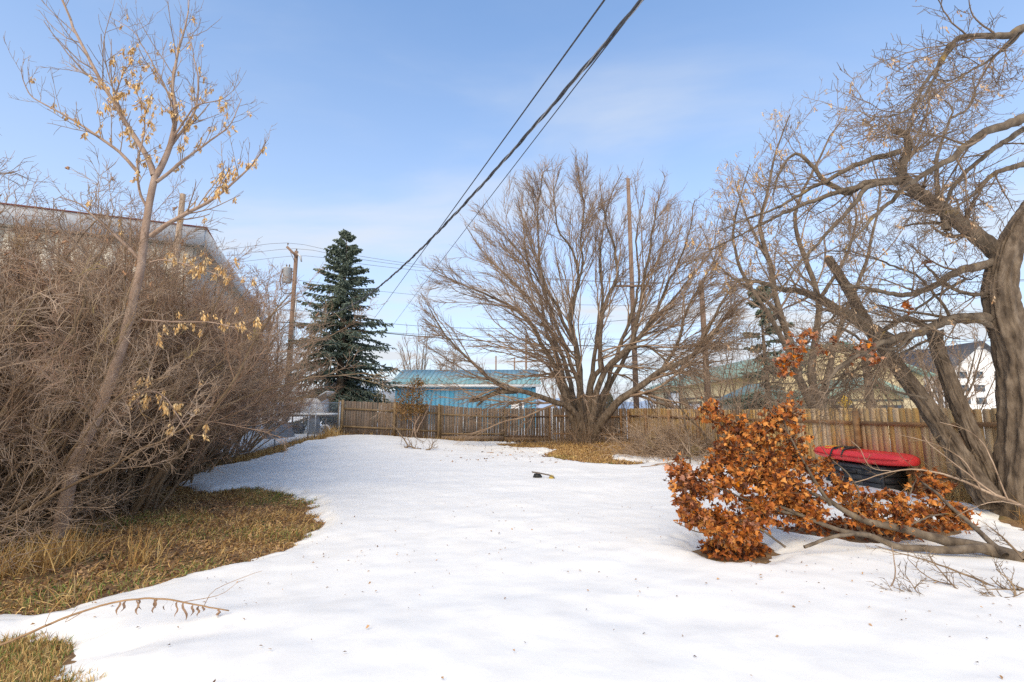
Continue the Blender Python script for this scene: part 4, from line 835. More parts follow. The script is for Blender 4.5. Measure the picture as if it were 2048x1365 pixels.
# --- seedling clump of box elder beyond the right fence
be = root('box_elder', 'slender multi stemmed tree with pale hanging seeds beyond the tan fence', 'tree', (*P(1600, 800, 13)[:2], 0))
bd = 13.0
S = [(dp([(1640, 830), (1600, 740), (1575, 640), (1545, 540), (1520, 460), (1530, 380), (1555, 300), (1580, 230)], bd, bd), .13, .015),
     (dp([(1640, 830), (1625, 720), (1640, 600), (1620, 520), (1590, 440), (1620, 350), (1660, 270), (1690, 235)], bd, bd + .8), .12, .015),
     (dp([(1600, 740), (1550, 640), (1500, 560), (1470, 480), (1480, 400), (1500, 330)], bd, bd - .6), .09, .012),
     (dp([(1640, 830), (1660, 700), (1700, 590), (1740, 480), (1760, 380), (1740, 300)], bd, bd + .3), .10, .012),
     (dp([(1545, 540), (1510, 470), (1490, 420), (1470, 360)], bd, bd + .6), .05, .01),
     (dp([(1570, 640), (1520, 590), (1470, 560), (1430, 520), (1410, 470)], bd, bd + .4), .06, .01),
     (dp([(1640, 600), (1690, 520), (1710, 440), (1700, 360)], bd + .3, bd - .4), .06, .01)]
g = np.random.default_rng(52); Pm, Rm, Lm = limbs(S, 24, .014, 22)
lc = branchy(be, Pm, Rm, Lm, [
    dict(k=13, t0=.25, ang=.6, sd=.22, lr=.30, rr=.42, n=7, wig=.10, up=.06, sides=4, lmin=.7, lmax=2.1, rmin=.007, ud=.4),
    dict(k=7, t0=.15, ang=.55, sd=.25, lr=.45, rr=.5, n=4, wig=.10, up=.05, sides=3, lmin=.4, lmax=1.0, rmin=.0045),
    dict(k=5, t0=.2, ang=.6, sd=.25, lr=.5, rr=.65, n=3, wig=.14, up=.03, sides=3, lmin=.15, lmax=.4, rmin=.0045, tip=.6)], g, 8, 'bark_tree', 'twig_tree', .05, 4)
tips = lc[0][:, -1]; up_ = tips[tips[:, 2] > 5.2]; sel = up_[g.permutation(len(up_))[:190]]
SEEDB = [cluster_mesh('seed_cluster', 10, .26, 420 + i, 'samara') for i in range(4)]
put_parts('seed_cluster', SEEDB, sel, be, g, .55, 1.1)
# fine brushy undergrowth of bare saplings beyond the fence
for k, (px_, D_, h_, lab) in enumerate(((1480, 15.5, 6.0, 'brushy bare sapling clump beyond the fence between the box elder and the wide bare tree'), (1660, 17.0, 4.6, 'brushy bare sapling clump beyond the fence near the cream gable'), (1850, 14.5, 5.4, 'brushy bare sapling clump beyond the fence behind the leaning trunks'), (1330, 28.5, 5.2, 'brushy bare sapling clump by the cream garage block'), (1215, 30.5, 4.6, 'brushy bare sapling clump seen behind the many trunked tree'))):
    x = P(px_, 800, D_)[0]; o = root('sapling_clump', lab, 'sapling', (x, D_, 0), 'bare saplings beyond the fence')
    if k == 0:
        sap = o; gs = np.random.default_rng(600); n = 24; sap_h = h_
        st_ = np.array([x, D_, 0]) + np.stack([gs.normal(size=n) * .7, gs.normal(size=n) * .5, np.zeros(n)], -1)
        c = grow(st_, norm(np.stack([gs.normal(size=n) * .35, gs.normal(size=n) * .3, np.ones(n)], -1)), gs.uniform(.55, 1.0, n) * h_, gs.uniform(.015, .035, n), 10, .07, .03, .25, gs)
        branchy(o, *c, [dict(k=11, t0=.2, ang=.6, lr=.26, n=5, wig=.14, up=.02, lmin=.4, rmin=.007), dict(k=6, t0=.2, ang=.6, lr=.5, n=3, wig=.15, rmin=.0055, lmin=.2, tip=.6)], gs, 5, 'bark_tree', 'twig_tree', 0, 1, trunk_name='stems')
    else:
        for ch in sap.children:
            c = ch.copy(); C.objects.link(c); c.parent = o
        f_ = h_ / sap_h; o.scale = (f_ * 1.1, f_ * 1.1, f_); o.rotation_euler = (0, 0, 1.3 * k)

# --- far bare trees
def far_tree(x, y, h, lab, seed, sprd=.32):
    o = root('bare_tree', lab, 'tree', (x, y, 0)); gs = np.random.default_rng(seed); n = 7
    s = np.tile([x, y, 0.0], (n, 1)) + gs.normal(size=(n, 3)) * [.2, .2, 0]
    c = grow(s, norm(np.stack([gs.normal(size=n) * sprd, gs.normal(size=n) * sprd, np.ones(n)], -1)), gs.uniform(.75, 1, n) * h, np.full(n, .12), 10, .07, .04, .15, gs)
    branchy(o, *c, [dict(k=14, t0=.2, ang=.5, lr=.28, n=5, wig=.1, up=.08, rmin=.022, lmin=.8), dict(k=8, t0=.15, ang=.45, lr=.5, n=3, wig=.1, up=.06, rmin=.014, tip=.6, lmin=.4)], gs, 6, 'bark_tree', 'twig_tree', 0, 1)
p = P(838, 760, 52); far_tree(p[0], 52, P(838, 652, 52)[2], 'distant upright bare tree behind the blue workshop roof', 71, .18)
p = P(905, 760, 56); far_tree(p[0], 56, P(900, 690, 56)[2], 'smaller distant bare tree above the middle of the teal roof', 72, .22)
p = P(1120, 760, 60); far_tree(p[0], 60, P(1120, 700, 60)[2], 'small distant bare tree between the blue workshop and the many trunked tree', 73, .3)
p = P(540, 760, 36); far_tree(p[0], 36, P(540, 560, 36)[2], 'pale bare tree between the lilacs and the transformer pole', 74, .3)
p = P(1885, 780, 40); far_tree(p[0], 40, P(1885, 640, 40)[2], 'dense bare tree between the leaning trunks and the white building', 75, .35)
p = P(1800, 780, 36); far_tree(p[0], 36, P(1800, 660, 36)[2], 'dense bare tree behind the cream gable house', 76, .35)

# --- spruces
def spruce(x, y, h, wid, lab, seed, z_lo=1.5, nb=270):
    o = root('spruce_tree', lab, 'tree', (x, y, 0)); g = np.random.default_rng(seed)
    part('trunk', B().tube([(x, y, -.2), (x + .05, y, h * .4), (x, y, h * .97)], [.30 * h / 13, .17 * h / 13, .015], 10).geo(), 'bark_tree', o, True)
    z = z_lo + (h - z_lo - .25) * np.sort(g.random(nb)) ** 1.05; f = (z - z_lo) / (h - z_lo)
    prof = np.interp(f, [0, .12, .3, .5, .7, .85, 1.0], [.88, 1.0, .95, .74, .48, .25, .03]); L_ = wid / 2 * prof * g.uniform(.48, 1.2, nb) + .12
    a = g.uniform(0, 2 * np.pi, nb); el = np.interp(f, [0, .5, .9, 1], [-.20, .08, .45, 1.2]) + g.normal(size=nb) * .09
    d = np.stack([np.cos(a) * np.cos(el), np.sin(a) * np.cos(el), np.sin(el)], -1); s = np.stack([np.full(nb, x), np.full(nb, y), z], -1)
    m = 9; p = np.zeros((nb, m, 3)); p[:, 0] = s; dd = d.copy()
    for i in range(m - 1):
        t = i / (m - 2); bend = np.where(t < .6, -.055, .11) * (1 - f); dd = norm(dd + np.stack([g.normal(size=nb) * .05, g.normal(size=nb) * .05, bend], -1)); p[:, i + 1] = p[:, i] + dd * (L_ / (m - 1))[:, None]
    rr = (.012 + .012 * L_)[:, None] * np.linspace(1, .25, m)[None]
    bv = tube_batch(p, rr, 4); part('boughs', (bv[0], [bv[1]]), 'bark_tree', o, True)
    s1, d1_, l1, r1 = spawn(p, rr, L_, 26, .10, 1.0, .85, .2, .28, .5, g, .55, .2)
    d1_[:, 2] *= .35; d1_[:, 2] -= .30; l1 = np.clip(l1, .2, .8)
    q1 = grow(s1, d1_, l1, r1, 3, .10, -.05, .4, g)
    s2, d2, l2, r2 = spawn(q1[0], q1[1], q1[2], 5, .1, 1.0, .65, .25, .42, .5, g, .4, .12); l2 = np.clip(l2, .11, .32)
    d2[:, 2] -= .12; allp = [q1[0][:, ::1], ]
    def spindles(pp, w):
        n, mm, _ = pp.shape; t = np.linspace(0, 1, mm); wr = w[:, None] * np.interp(t, [0, .33, .67, 1], [.45, 1, .85, .08])[None]; return tube_batch(pp, wr, 3, .35, seed)
    q2 = grow(s2, d2, l2, r2, 2, .10, .05, .4, g)
    sp1 = spindles(q1[0], np.full(len(l1), .034)); sp2 = spindles(q2[0], g.uniform(.034, .060, len(l2)))
    # the leader and the bough ends
    sp3 = spindles(p[:, -4:], np.full(nb, .04))
    v, q = merge([sp1, sp2, sp3]); per = np.concatenate([np.repeat(g.random(len(l1)), 12), np.repeat(g.random(len(l2)), 9), np.repeat(g.random(nb), 12)])
    part('foliage', (v, [q]), 'spruce', o, False, per); return o
sp_ = P(677, 800, 30); spruce(sp_[0], 30, P(683, 462, 30)[2], 7.3, 'tall blue green spruce beside the transformer pole', 11)
sp_ = P(1535, 800, 24); spruce(sp_[0], 24, P(1535, 560, 24)[2], 4.2, 'dark thin spruce half hidden behind the tangle of twigs', 12, .6, 80)

# --- columnar green hedge conifer far behind the wide tree
def shrub_leafy(x, y, h, rx, m, lab, seed, n=2600, name='arborvitae', sz=.1):
    o = root(name, lab, 'shrub', (x, y, 0)); g = np.random.default_rng(seed)
    t = g.random(n); a = g.uniform(0, 6.28, n); r = rx * np.sqrt(g.random(n)) * np.interp(t, [0, .15, .6, 1], [.7, 1, .85, .2])
    c = np.stack([x + np.cos(a) * r, y + np.sin(a) * r, .1 + t * h], -1); d = norm(np.stack([np.cos(a) * .5, np.sin(a) * .5, np.ones(n)], -1) + g.normal(size=(n, 3)) * .4)
    q = grow(c, d, g.uniform(.6, 1.4, n) * sz * 1.6, np.full(n, sz * .22), 2, .1, 0, .15, g); v, f = tube_batch(q[0], q[1], 3); part('foliage', (v, [f]), m, o, False, np.repeat(g.random(n), 9))
    part('trunk', B().tube([(x, y, -.1), (x, y, h * .8)], [.09, .02], 8).geo(), 'bark_tree', o, True); return o
p = P(1217, 800, 34); shrub_leafy(p[0], 34, P(1217, 793, 34)[2], .75, 'hedge', 'small columnar green conifer behind the fork of the wide tree', 88)

# --- half brown cedar by the back fence
p = P(826, 868, 24.2); cd = root('cedar_shrub', 'half dead cedar sapling with rusty foliage in front of the back fence', 'shrub', (p[0], 24.2, .1)); g = np.random.default_rng(91)
S = [([('w', p[0] + .25, 24.2, .05), ('w', p[0] + .1, 24.2, .9), ('w', p[0] + .45, 24.2, 1.8), ('w', p[0] + .3, 24.2, 3.4)], .045, .01),
     ([('w', p[0] - .1, 24.25, .05), ('w', p[0] + .1, 24.25, 1.2), ('w', p[0] - .1, 24.25, 2.5), ('w', p[0] + .05, 24.25, 3.2)], .035, .01),
     ([('w', p[0] + .2, 24.2, .6), ('w', p[0] + .7, 24.1, 1.7), ('w', p[0] + 1.05, 24.1, 2.7), ('w', p[0] + 1.2, 24.1, 3.1)], .03, .006),
     ([('w', p[0] + .05, 24.2, 1.0), ('w', p[0] - .35, 24.2, 1.5), ('w', p[0] - .6, 24.2, 2.2)], .02, .006)]
Pm, Rm, Lm = limbs(S, 16, .015, 2)
lc = branchy(cd, Pm, Rm, Lm, [dict(k=16, t0=.3, ang=.8, lr=.24, n=5, wig=.2, up=.05, lmin=.3, rmin=.006), dict(k=6, t0=.2, ang=.7, lr=.5, n=3, wig=.2, lmin=.12, rmin=.005)], g, 7, 'bark_young', 'twig_tree', .04)
ctr = [P(x, y, 24.2) for x, y in ((806, 795), (815, 815), (830, 772), (838, 790), (826, 808), (800, 812), (840, 765), (820, 783), (835, 812), (812, 828), (845, 820))]
n = 110; cs = np.concatenate([c + g.normal(size=(n, 3)) * [.2, .16, .2] for c in ctr]); nn_ = len(cs)
q = grow(cs, norm(g.normal(size=(nn_, 3)) + [0, 0, .4]), g.uniform(.08, .2, nn_), np.full(nn_, .022), 2, .3, 0, .2, g); v, f = tube_batch(q[0], q[1], 3)
part('foliage', (v, [f]), 'cedar_leaf', cd, False, np.repeat(g.random(nn_), 9), kind='stuff')

# ================================================================== LEFT SHRUBS
def lilac_meshes(seed, n=40, h=4.9, spread=.42, twig='twig_red', wig=.075, dense=1.0, rb=.55, t0=.22):
    g = np.random.default_rng(seed); a = g.uniform(0, 6.28, n); rr = np.sqrt(g.random(n)) * rb; tilt = np.minimum(np.abs(g.normal(size=n)) * spread + .08, .95)
    s = np.stack([np.cos(a) * rr, np.sin(a) * rr, np.full(n, -.05)], -1); d = norm(np.stack([np.cos(a) * np.sin(tilt), np.sin(a) * np.sin(tilt), np.cos(tilt)], -1))
    st = grow(s, d, g.uniform(.62, 1.0, n) * h, g.uniform(.016, .036, n), 12, wig, .012, .22, g)
    s1, d1_, l1, r1 = spawn(*st, int(11 * dense), t0, 1, .5, .2, .30, .5, g, .45, .5, .005, .3); b1 = grow(s1, d1_, l1, r1, 6, .13, .03, .4, g)
    s2, d2, l2, r2 = spawn(*b1, int(9 * dense), .1, 1, .65, .25, .45, .6, g, .4, .22, .0034); b2 = grow(s2, d2, np.minimum(l2, .8), r2, 3, .17, .02, .5, g)
    s3, d3, l3, r3 = spawn(*b2, 4, .15, 1, .7, .25, .55, .75, g, .3, .12, .0030); b3 = grow(s3, d3, np.minimum(l3, .33), r3, 1, .15, .02, .6, g)
    v, q = tube_batch(st[0], st[1], 6, .04, seed); m1 = make_mesh('stems', v, q, True); m1.materials.append(MT['stem_dark'])
    v, q = merge([tube_batch(x[0], x[1], 3) for x in (b1, b2, b3)]); m2 = make_mesh('twigs', v, q, True); m2.materials.append(MT[twig])
    return m1, m2, b3[0][:, -1]
LIL = [lilac_meshes(201), lilac_meshes(203, 34, 4.4, .55, 'twig_grey', .12, 1.1, .7), lilac_meshes(204, 42, 4.6, .62, t0=.48)]
SEEDL = []
for k in range(3):
    g = np.random.default_rng(430 + k); zz = np.linspace(-.06, .07, 9); v, f = tube_batch(np.stack([g.normal(size=9) * .008, g.normal(size=9) * .008, zz], -1)[None], np.array([[.004, .02, .012, .026, .012, .022, .01, .014, .002]]), 6, .35, k); me = make_mesh('seed_head', v, f); me.materials.append(MT['lilac_seed']); SEEDL.append(me)
def lilac(x, y, k, rz, sc, lab, seeds=0, seed=0):
    o = root('lilac_shrub', lab, 'shrub', (x, y, float(gz(x, y))), 'bare lilac shrubs along the chain link fence'); o.rotation_euler = (0, 0, rz); o.scale = (sc, sc, sc)
    link('stems', LIL[k][0], None, o); link('twigs', LIL[k][1], None, o)
    if seeds:
        g = np.random.default_rng(seed); t = LIL[k][2]; t = t[t[:, 2] > 2.6]; t = t[g.permutation(len(t))[:seeds]]
        for p in t: c = link('seed_head', SEEDL[g.integers(3)], None, o, tuple(p)); c.rotation_euler = (g.normal() * .4, g.normal() * .4, 0); c.scale = (.55, .55, .65)
    return o
lilac(-6.75, 8.3, 0, .3, 1.06, 'vase shaped brown lilac whose stems fan out beside the young leaning tree')
lilac(-8.05, 8.9, 0, 2.1, 1.02, 'dense lilac squeezed between the vase shaped lilac and the chain link fence')
lilac(-7.9, 11.2, 0, 4.0, .98, 'bare lilac next beyond the vase shaped one along the chain link')
lilac(-9.0, 13.3, 2, 1.2, 1.0, 'reddish bare lilac in the middle of the chain link row')
lilac(-9.5, 15.0, 2, 5.2, .98, 'reddish bare lilac near the end of the chain link row')
lilac(-10.0, 17.0, 2, 3.3, .92, 'last bare lilac before the open chain link panels')
lilac(-7.5, 6.5, 1, .5, 1.0, 'grey tangled shrub just behind the base of the young leaning tree', 60, 1)
lilac(-7.75, 7.1, 1, 2.6, 1.40, 'tall tangled shrub with a few brown seed heads behind the young leaning tree', 60, 2)
lilac(-8.9, 7.6, 0, 2.9, 1.05, 'dark stemmed shrub deep in the lilac thicket by the chain link')
lilac(-7.5, 9.9, 0, 4.4, 1.0, 'thick lilac just behind the vase shaped lilac by the bare ground edge')
lilac(-8.6, 12.4, 0, .2, 1.14, 'bushy lilac pressed against the chain link behind the vase shaped one')
lilac(-10.2, 10.2, 0, 1.0, 1.38, 'lilac on the far side of the chain link below the white fascia')
lilac(-7.95, 5.8, 1, 5.5, 1.20, 'spreading tangled shrub loaded with brown seed heads above the dry grass', 110, 3)
lilac(-12.2, 12.0, 0, 3.6, 1.5, 'tallest lilac standing close to the pale metal building wall')
# low dead tangle under the thicket
n = 2600; g = np.random.default_rng(205); s = np.stack([g.uniform(-8.8, -5.0, n), g.uniform(4.6, 9.4, n), g.uniform(0, .75, n) ** 1.3], -1)
keep = (s[:, 0] < -4.9 - .35 * (s[:, 1] - 4.6)) ; s = s[keep]; n = len(s)
c = grow(s, norm(g.normal(size=(n, 3)) * [1, 1, .6]), g.uniform(.3, .9, n), np.full(n, .0038), 5, .3, .0, .5, g); v, q = tube_batch(c[0], c[1], 3)
und = link('dead_twigs', make_mesh('dead_twigs', v, q, True), 'twig_grey', kind='stuff'); tag(und, 'low tangle of dead grey twigs under the lilac thicket', 'twigs')

# --- young box elder with yellow seeds, leaning out of the thicket
YD = 6.55
yb = P(122, 1062, YD); yt = root('young_tree', 'young leaning tree with smooth tan bark and yellow hanging seeds among the lilacs', 'tree', (yb[0], YD, 0))
S = [(dp([(118, 1075), (128, 1020), (142, 950), (168, 890), (205, 810), (235, 725), (262, 640), (284, 550), (296, 470), (306, 400), (311, 350)], YD, YD - .2), .082, .040),
     (dp([(310, 352), (293, 312), (262, 262), (228, 205), (190, 140), (160, 80), (128, 10), (105, -50)], YD - .2, YD - .3), .042, .010),
     (dp([(311, 350), (328, 312), (341, 270), (346, 215), (342, 165), (358, 95), (375, 30), (378, 0)], YD - .2, YD), .042, .006),
     (dp([(302, 472), (335, 448), (390, 420), (430, 400), (465, 370), (500, 335), (530, 295)], YD - .2, YD - .8), .034, .006),
     (dp([(288, 530), (262, 500), (225, 465), (190, 435), (155, 405), (120, 395)], YD - .1, YD - .6), .032, .006),
     (dp([(277, 346), (245, 312), (216, 289), (161, 253), (106, 220), (62, 194), (48, 160), (42, 132)], YD - .2, YD - .6), .026, .004),
     (dp([(340, 293), (388, 227), (397, 157), (388, 110), (377, 66)], YD - .1, YD + .4), .022, .004),
     (dp([(344, 278), (372, 238), (395, 212), (439, 201), (468, 181)], YD - .1, YD - .5), .016, .003),
     (dp([(314, 365), (340, 345), (366, 322), (414, 286), (457, 253), (483, 198)], YD - .2, YD + .2), .024, .004),
     (dp([(345, 215), (330, 175), (310, 140), (285, 95), (262, 60), (220, 35)], YD - .1, YD + .3), .016, .003),
     (dp([(300, 430), (280, 380), (278, 330), (290, 270), (290, 220), (270, 180), (262, 140)], YD - .2, YD - .5), .020, .003),
     (dp([(285, 640), (320, 642), (370, 644), (425, 645), (470, 655)], YD - .2, YD - .9), .014, .005),
     (dp([(205, 860), (245, 830), (290, 785), (330, 800), (380, 870)], YD - .2, YD - 1.0), .012, .004),
     (dp([(300, 525), (330, 520), (380, 535), (430, 550), (470, 560)], YD - .2, YD - .8), .012, .004),
     (dp([(228, 205), (245, 150), (262, 125), (272, 95)], YD - .3, YD - .4), .010, .003),
     (dp([(262, 262), (240, 225), (228, 180), (190, 152), (135, 140)], YD - .3, YD - .8), .012, .003)]
g = np.random.default_rng(301); Pm, Rm, Lm = limbs(S, 24, .008, 31)
v, q = tube_batch(Pm[:1], Rm[:1], 16, .02, 4); part('trunk', (v, [q]), 'bark_young', yt, True)
s1, d1_, l1, r1 = spawn(Pm[1:], Rm[1:], Lm[1:], 16, .15, 1, .65, .18, .32, .40, g, .3, .3, .0036, .8); b1 = grow(s1, d1_, np.minimum(l1, 1.1), r1, 7, .07, .05, .45, g)
s2, d2, l2, r2 = spawn(*b1, 5, .2, 1, .7, .2, .35, .65, g, .3, .08, .0028, .4); b2 = grow(s2, d2, np.minimum(l2, .3), r2, 4, .10, .06, .6, g)
tv = tube_batch(Pm[1:], Rm[1:], 8, .02, 4); part('limbs', (tv[0], [tv[1]]), 'bark_young', yt, True)
v, q = merge([tube_batch(b1[0], b1[1], 4), tube_batch(b2[0], b2[1], 3)]); part('twigs', (v, [q]), 'twig_tree', yt, True)
cand = np.concatenate([b1[0][:, 2:5].reshape(-1, 3), b2[0][:, 1], Pm[3:, 10:].reshape(-1, 3)])
def pix(p):
    y = p[:, 1] * cp + (p[:, 2] - CZ) * sp; u = -p[:, 1] * sp + (p[:, 2] - CZ) * cp; return 1024 + FPX * p[:, 0] / y, 682.5 - FPX * u / y
ux, uy = pix(cand); wgt = np.exp(-(((ux - 300) / 110) ** 2 + ((uy - 270) / 110) ** 2)) + .9 * np.exp(-(((ux - 440) / 90) ** 2 + ((uy - 360) / 55) ** 2)) + .35 * (uy > 500) + .06
idx = g.choice(len(cand), 290, replace=False, p=wgt / wgt.sum())
SEEDY = [cluster_mesh('seed_cluster', 17, .15, 440 + i, 'samara') for i in range(5)]
put_parts('seed_cluster', SEEDY, cand[idx], yt, g, .6, 1.15)

# ================================================================== FALLEN LIMB WITH ORANGE LEAVES
def crumpled_leaf(seed, size=.058):
    g = np.random.default_rng(seed); rim = []
    prof = [(-.12, .0), (-.42, .12), (-.36, .38), (-.62, .52), (-.26, .66), (-.18, .92), (0, 1.08), (.2, .9), (.28, .64), (.58, .56), (.34, .36), (.44, .1), (.12, .0)]
    cu, cw = g.uniform(.6, 1.9), g.uniform(-1.0, 1.0)
    pts = [(0, .42)] + prof; v = []
    for x, y in pts:
        x *= g.uniform(.85, 1.1); z = cu * x * x * 1.3 + cw * (y - .4) ** 2 + g.normal() * .15; v.append((x * size * .95, y * size, z * size))
    v = np.array(v); v[:, 1:] = v[:, 1:] @ np.array([[0, -1], [1, 0]])   # hang along -Z
    t = [(0, i, i + 1) for i in range(1, len(prof))] + [(0, len(prof), 1)]
    return v, np.array(t)
LEAF = [crumpled_leaf(500 + i) for i in range(8)]
LEAFM = []
for i, (v, t) in enumerate(LEAF):
    me = make_mesh('leaf', v, t, False, np.full(len(v), .15 + .1 * i)); me.materials.append(MT['leaf_rand']); LEAFM.append(me)
from mathutils import Euler
def leaf_batch(pos, g, s0=.55, s1=1.4, tilt=.8):
    vs, ts, rn_ = [], [], []; n = 0
    for p in pos:
        v, t = LEAF[g.integers(8)]; m = np.array(Euler((g.normal() * tilt, g.normal() * tilt, g.uniform(0, 6.28))).to_matrix()); v = (v * g.uniform(s0, s1)) @ m.T + p
        vs.append(v); ts.append(t + n); n += len(v); rn_.append(np.full(len(v), g.random()))
    return (np.concatenate(vs), [np.concatenate(ts)]), np.concatenate(rn_)
def single_leaves(pos, parent, g, s0=.6, s1=1.4, tilt=.8, name='leaf'):
    off = OFF[parent.name]
    for p in pos:
        o = link(name, LEAFM[g.integers(8)], None, parent, tuple(p - off)); o.rotation_euler = (g.normal() * tilt, g.normal() * tilt, g.uniform(0, 6.28)); o.scale = (s := g.uniform(s0, s1), s, s)
butt = P(2075, 1130, 5.35); fl = root('fallen_limb', 'fallen limb with rust orange leaves lying on the snow beside the deck box', 'fallen branch', (P(1600, 1060, 6.2)[0], 6.2, .05)); g = np.random.default_rng(700)
S = [(dp([(2120, 1150), (2048, 1120), (1985, 1102), (1930, 1090), (1870, 1078), (1800, 1058), (1740, 1045), (1690, 1022), (1655, 1000)], 5.3, 6.5), .085, .030),
     (dp([(1970, 1098), (1900, 1100), (1840, 1096), (1790, 1090), (1740, 1068), (1690, 1062), (1630, 1040), (1580, 1020), (1530, 1005)], 5.55, 6.1), .05, .015),
     (dp([(2010, 1112), (1970, 1075), (1935, 1040), (1895, 1005), (1865, 980), (1840, 962)], 5.45, 6.7), .035, .012),
     (dp([(1660, 1010), (1630, 965), (1600, 915), (1575, 870), (1555, 820), (1545, 790)], 6.4, 6.6), .026, .006),
     (dp([(1660, 1005), (1600, 975), (1540, 945), (1490, 910), (1450, 860), (1425, 800)], 6.4, 6.3), .024, .005),
     (dp([(1620, 1035), (1540, 1015), (1470, 990), (1410, 965), (1345, 945)], 6.1, 5.7), .020, .005),
     (dp([(1560, 1015), (1500, 1040), (1450, 1060), (1400, 1065), (1350, 1045)], 6.0, 5.7), .016, .004),
     (dp([(1700, 1020), (1720, 990), (1700, 950), (1660, 915), (1640, 890)], 6.5, 6.9), .018, .004),
     (dp([(1740, 1045), (1790, 1020), (1820, 985), (1835, 955), (1870, 945)], 6.3, 7.0), .016, .004),
     (dp([(1800, 1060), (1860, 1035), (1910, 1030), (1935, 1045)], 6.0, 6.3), .014, .004),
     (dp([(1572, 1095), (1520, 1060), (1470, 1035), (1455, 1015)], 5.62, 5.9), .014, .006),
     (dp([(1608, 1094), (1650, 1078), (1700, 1068), (1740, 1070)], 5.62, 5.75), .018, .022),
     (dp([(1655, 1000), (1600, 990), (1560, 950), (1530, 900), (1500, 870)], 6.4, 6.8), .018, .004)]
Pm, Rm, Lm = limbs(S, 24, .012, 41); v, q = tube_batch(Pm, Rm, 10, .05, 7); part('branches', (v, [q]), 'bark_lichen', fl, True)
CL = [(1512, 965, 6.2, 32), (1475, 958, 6.1, 30), (1550, 975, 6.2, 30), (1720, 1000, 6.5, 24), (1420, 800, 6.35, 26), (1452, 815, 6.35, 26), (1478, 826, 6.4, 20), (1540, 805, 6.6, 24), (1558, 830, 6.6, 30), (1545, 860, 6.6, 28), (1598, 835, 6.6, 26), (1585, 870, 6.6, 30), (1480, 872, 6.4, 34), (1515, 888, 6.5, 34), (1555, 905, 6.5, 30), (1440, 905, 6.3, 34), (1400, 920, 6.2, 26), (1470, 930, 6.3, 38), (1530, 945, 6.4, 36), (1360, 950, 5.8, 34), (1345, 975, 5.75, 22), (1405, 965, 5.9, 36), (1450, 985, 6.0, 40), (1500, 1000, 6.0, 40), (1430, 1030, 5.8, 38), (1390, 1050, 5.7, 28), (1360, 1040, 5.7, 22), (1470, 1050, 5.8, 40), (1450, 1085, 5.6, 30), (1490, 1092, 5.6, 30), (1520, 1040, 6.0, 36), (1560, 1000, 6.2, 36), (1590, 960, 6.4, 36), (1615, 1000, 6.3, 34), (1632, 945, 6.7, 30), (1655, 980, 6.6, 34), (1580, 1040, 6.1, 34), (1630, 1050, 6.1, 26), (1700, 1010, 6.5, 34), (1745, 1015, 6.5, 34), (1790, 1012, 6.7, 24), (1842, 965, 6.9, 28), (1864, 980, 6.8, 28), (1800, 1035, 6.4, 30), (1850, 1025, 6.4, 30), (1895, 1025, 6.3, 26), (1925, 1048, 6.2, 22), (1770, 1050, 6.2, 30), (1610, 920, 6.6, 26), (1720, 1040, 6.3, 30)]
lp, tw = [], []
allp = Pm[:, 6:].reshape(-1, 3)
for cx_, cy_, D_, r_ in CL:
    c = P(cx_, cy_, D_); R_ = 1.12 * r_ * D_ / FPX; near = allp[np.argsort(np.linalg.norm(allp - c, axis=1))[:12]][g.integers(12)]
    tw.append(catmull([near, (near + c) / 2 + g.normal(size=3) * .05, c], 9))
    m = int((54 + 3.5 * r_) * (.6 if cy_ < 875 else .85 if cx_ > 1680 else 1.0)); k = int(14 + r_ / 3); d = norm(g.normal(size=(k, 3)) + [0, 0, .2]); sub = grow(np.repeat((tw[-1][5:6] + g.normal(size=(1, 3)) * .01), k, 0), d, g.uniform(.6, 1.2, k) * R_, np.full(k, .004), 8, .12, .0, .5, g)[0]
    tw += list(sub); lp.append(sub[g.integers(k, size=m), g.integers(3, 9, size=m)] + g.normal(size=(m, 3)) * .022)
lp = np.concatenate(lp); lp[:, 2] = np.maximum(lp[:, 2], snow_top(lp[:, 0], lp[:, 1]) + .06)
tw = np.array(tw); v, q = tube_batch(tw, np.linspace(.006, .0028, 9)[None].repeat(len(tw), 0), 3); part('twigs', (v, [q]), 'twig_tree', fl, True)
order = np.argsort(lp[:, 1] + g.random(len(lp)) * .8); single_leaves(lp[order[:295]], fl, g)
geo_, rn_ = leaf_batch(lp[order[295:]], g); part('leaf_mass', geo_, 'leaf_orange', fl, False, rn_, kind='stuff')
# leaves that dropped below it
drop = []
for poly, n in ((BARE[4], 260), (BARE[5], 420)):
    lo_, hi_ = poly.min(0) - .05, poly.max(0) + .05; pp = g.uniform(lo_, hi_, (n * 3, 2)); pp = pp[sdf(pp[:, 0], pp[:, 1], poly) < .08][:n]; drop.append(pp)
drop = np.concatenate(drop); dz = np.maximum(gz(drop[:, 0], drop[:, 1]), snow_top(drop[:, 0], drop[:, 1])) + .04; geo_, rn_ = leaf_batch(np.column_stack([drop, dz]), g, .7, 1.1, 1.6)
dl = link('dropped_leaves', make_mesh('dropped_leaves', geo_[0], geo_[1], False, rn_ * .6), 'leaf_orange', kind='stuff'); tag(dl, 'brown leaves shed on the ground below the fallen limb', 'leaves')

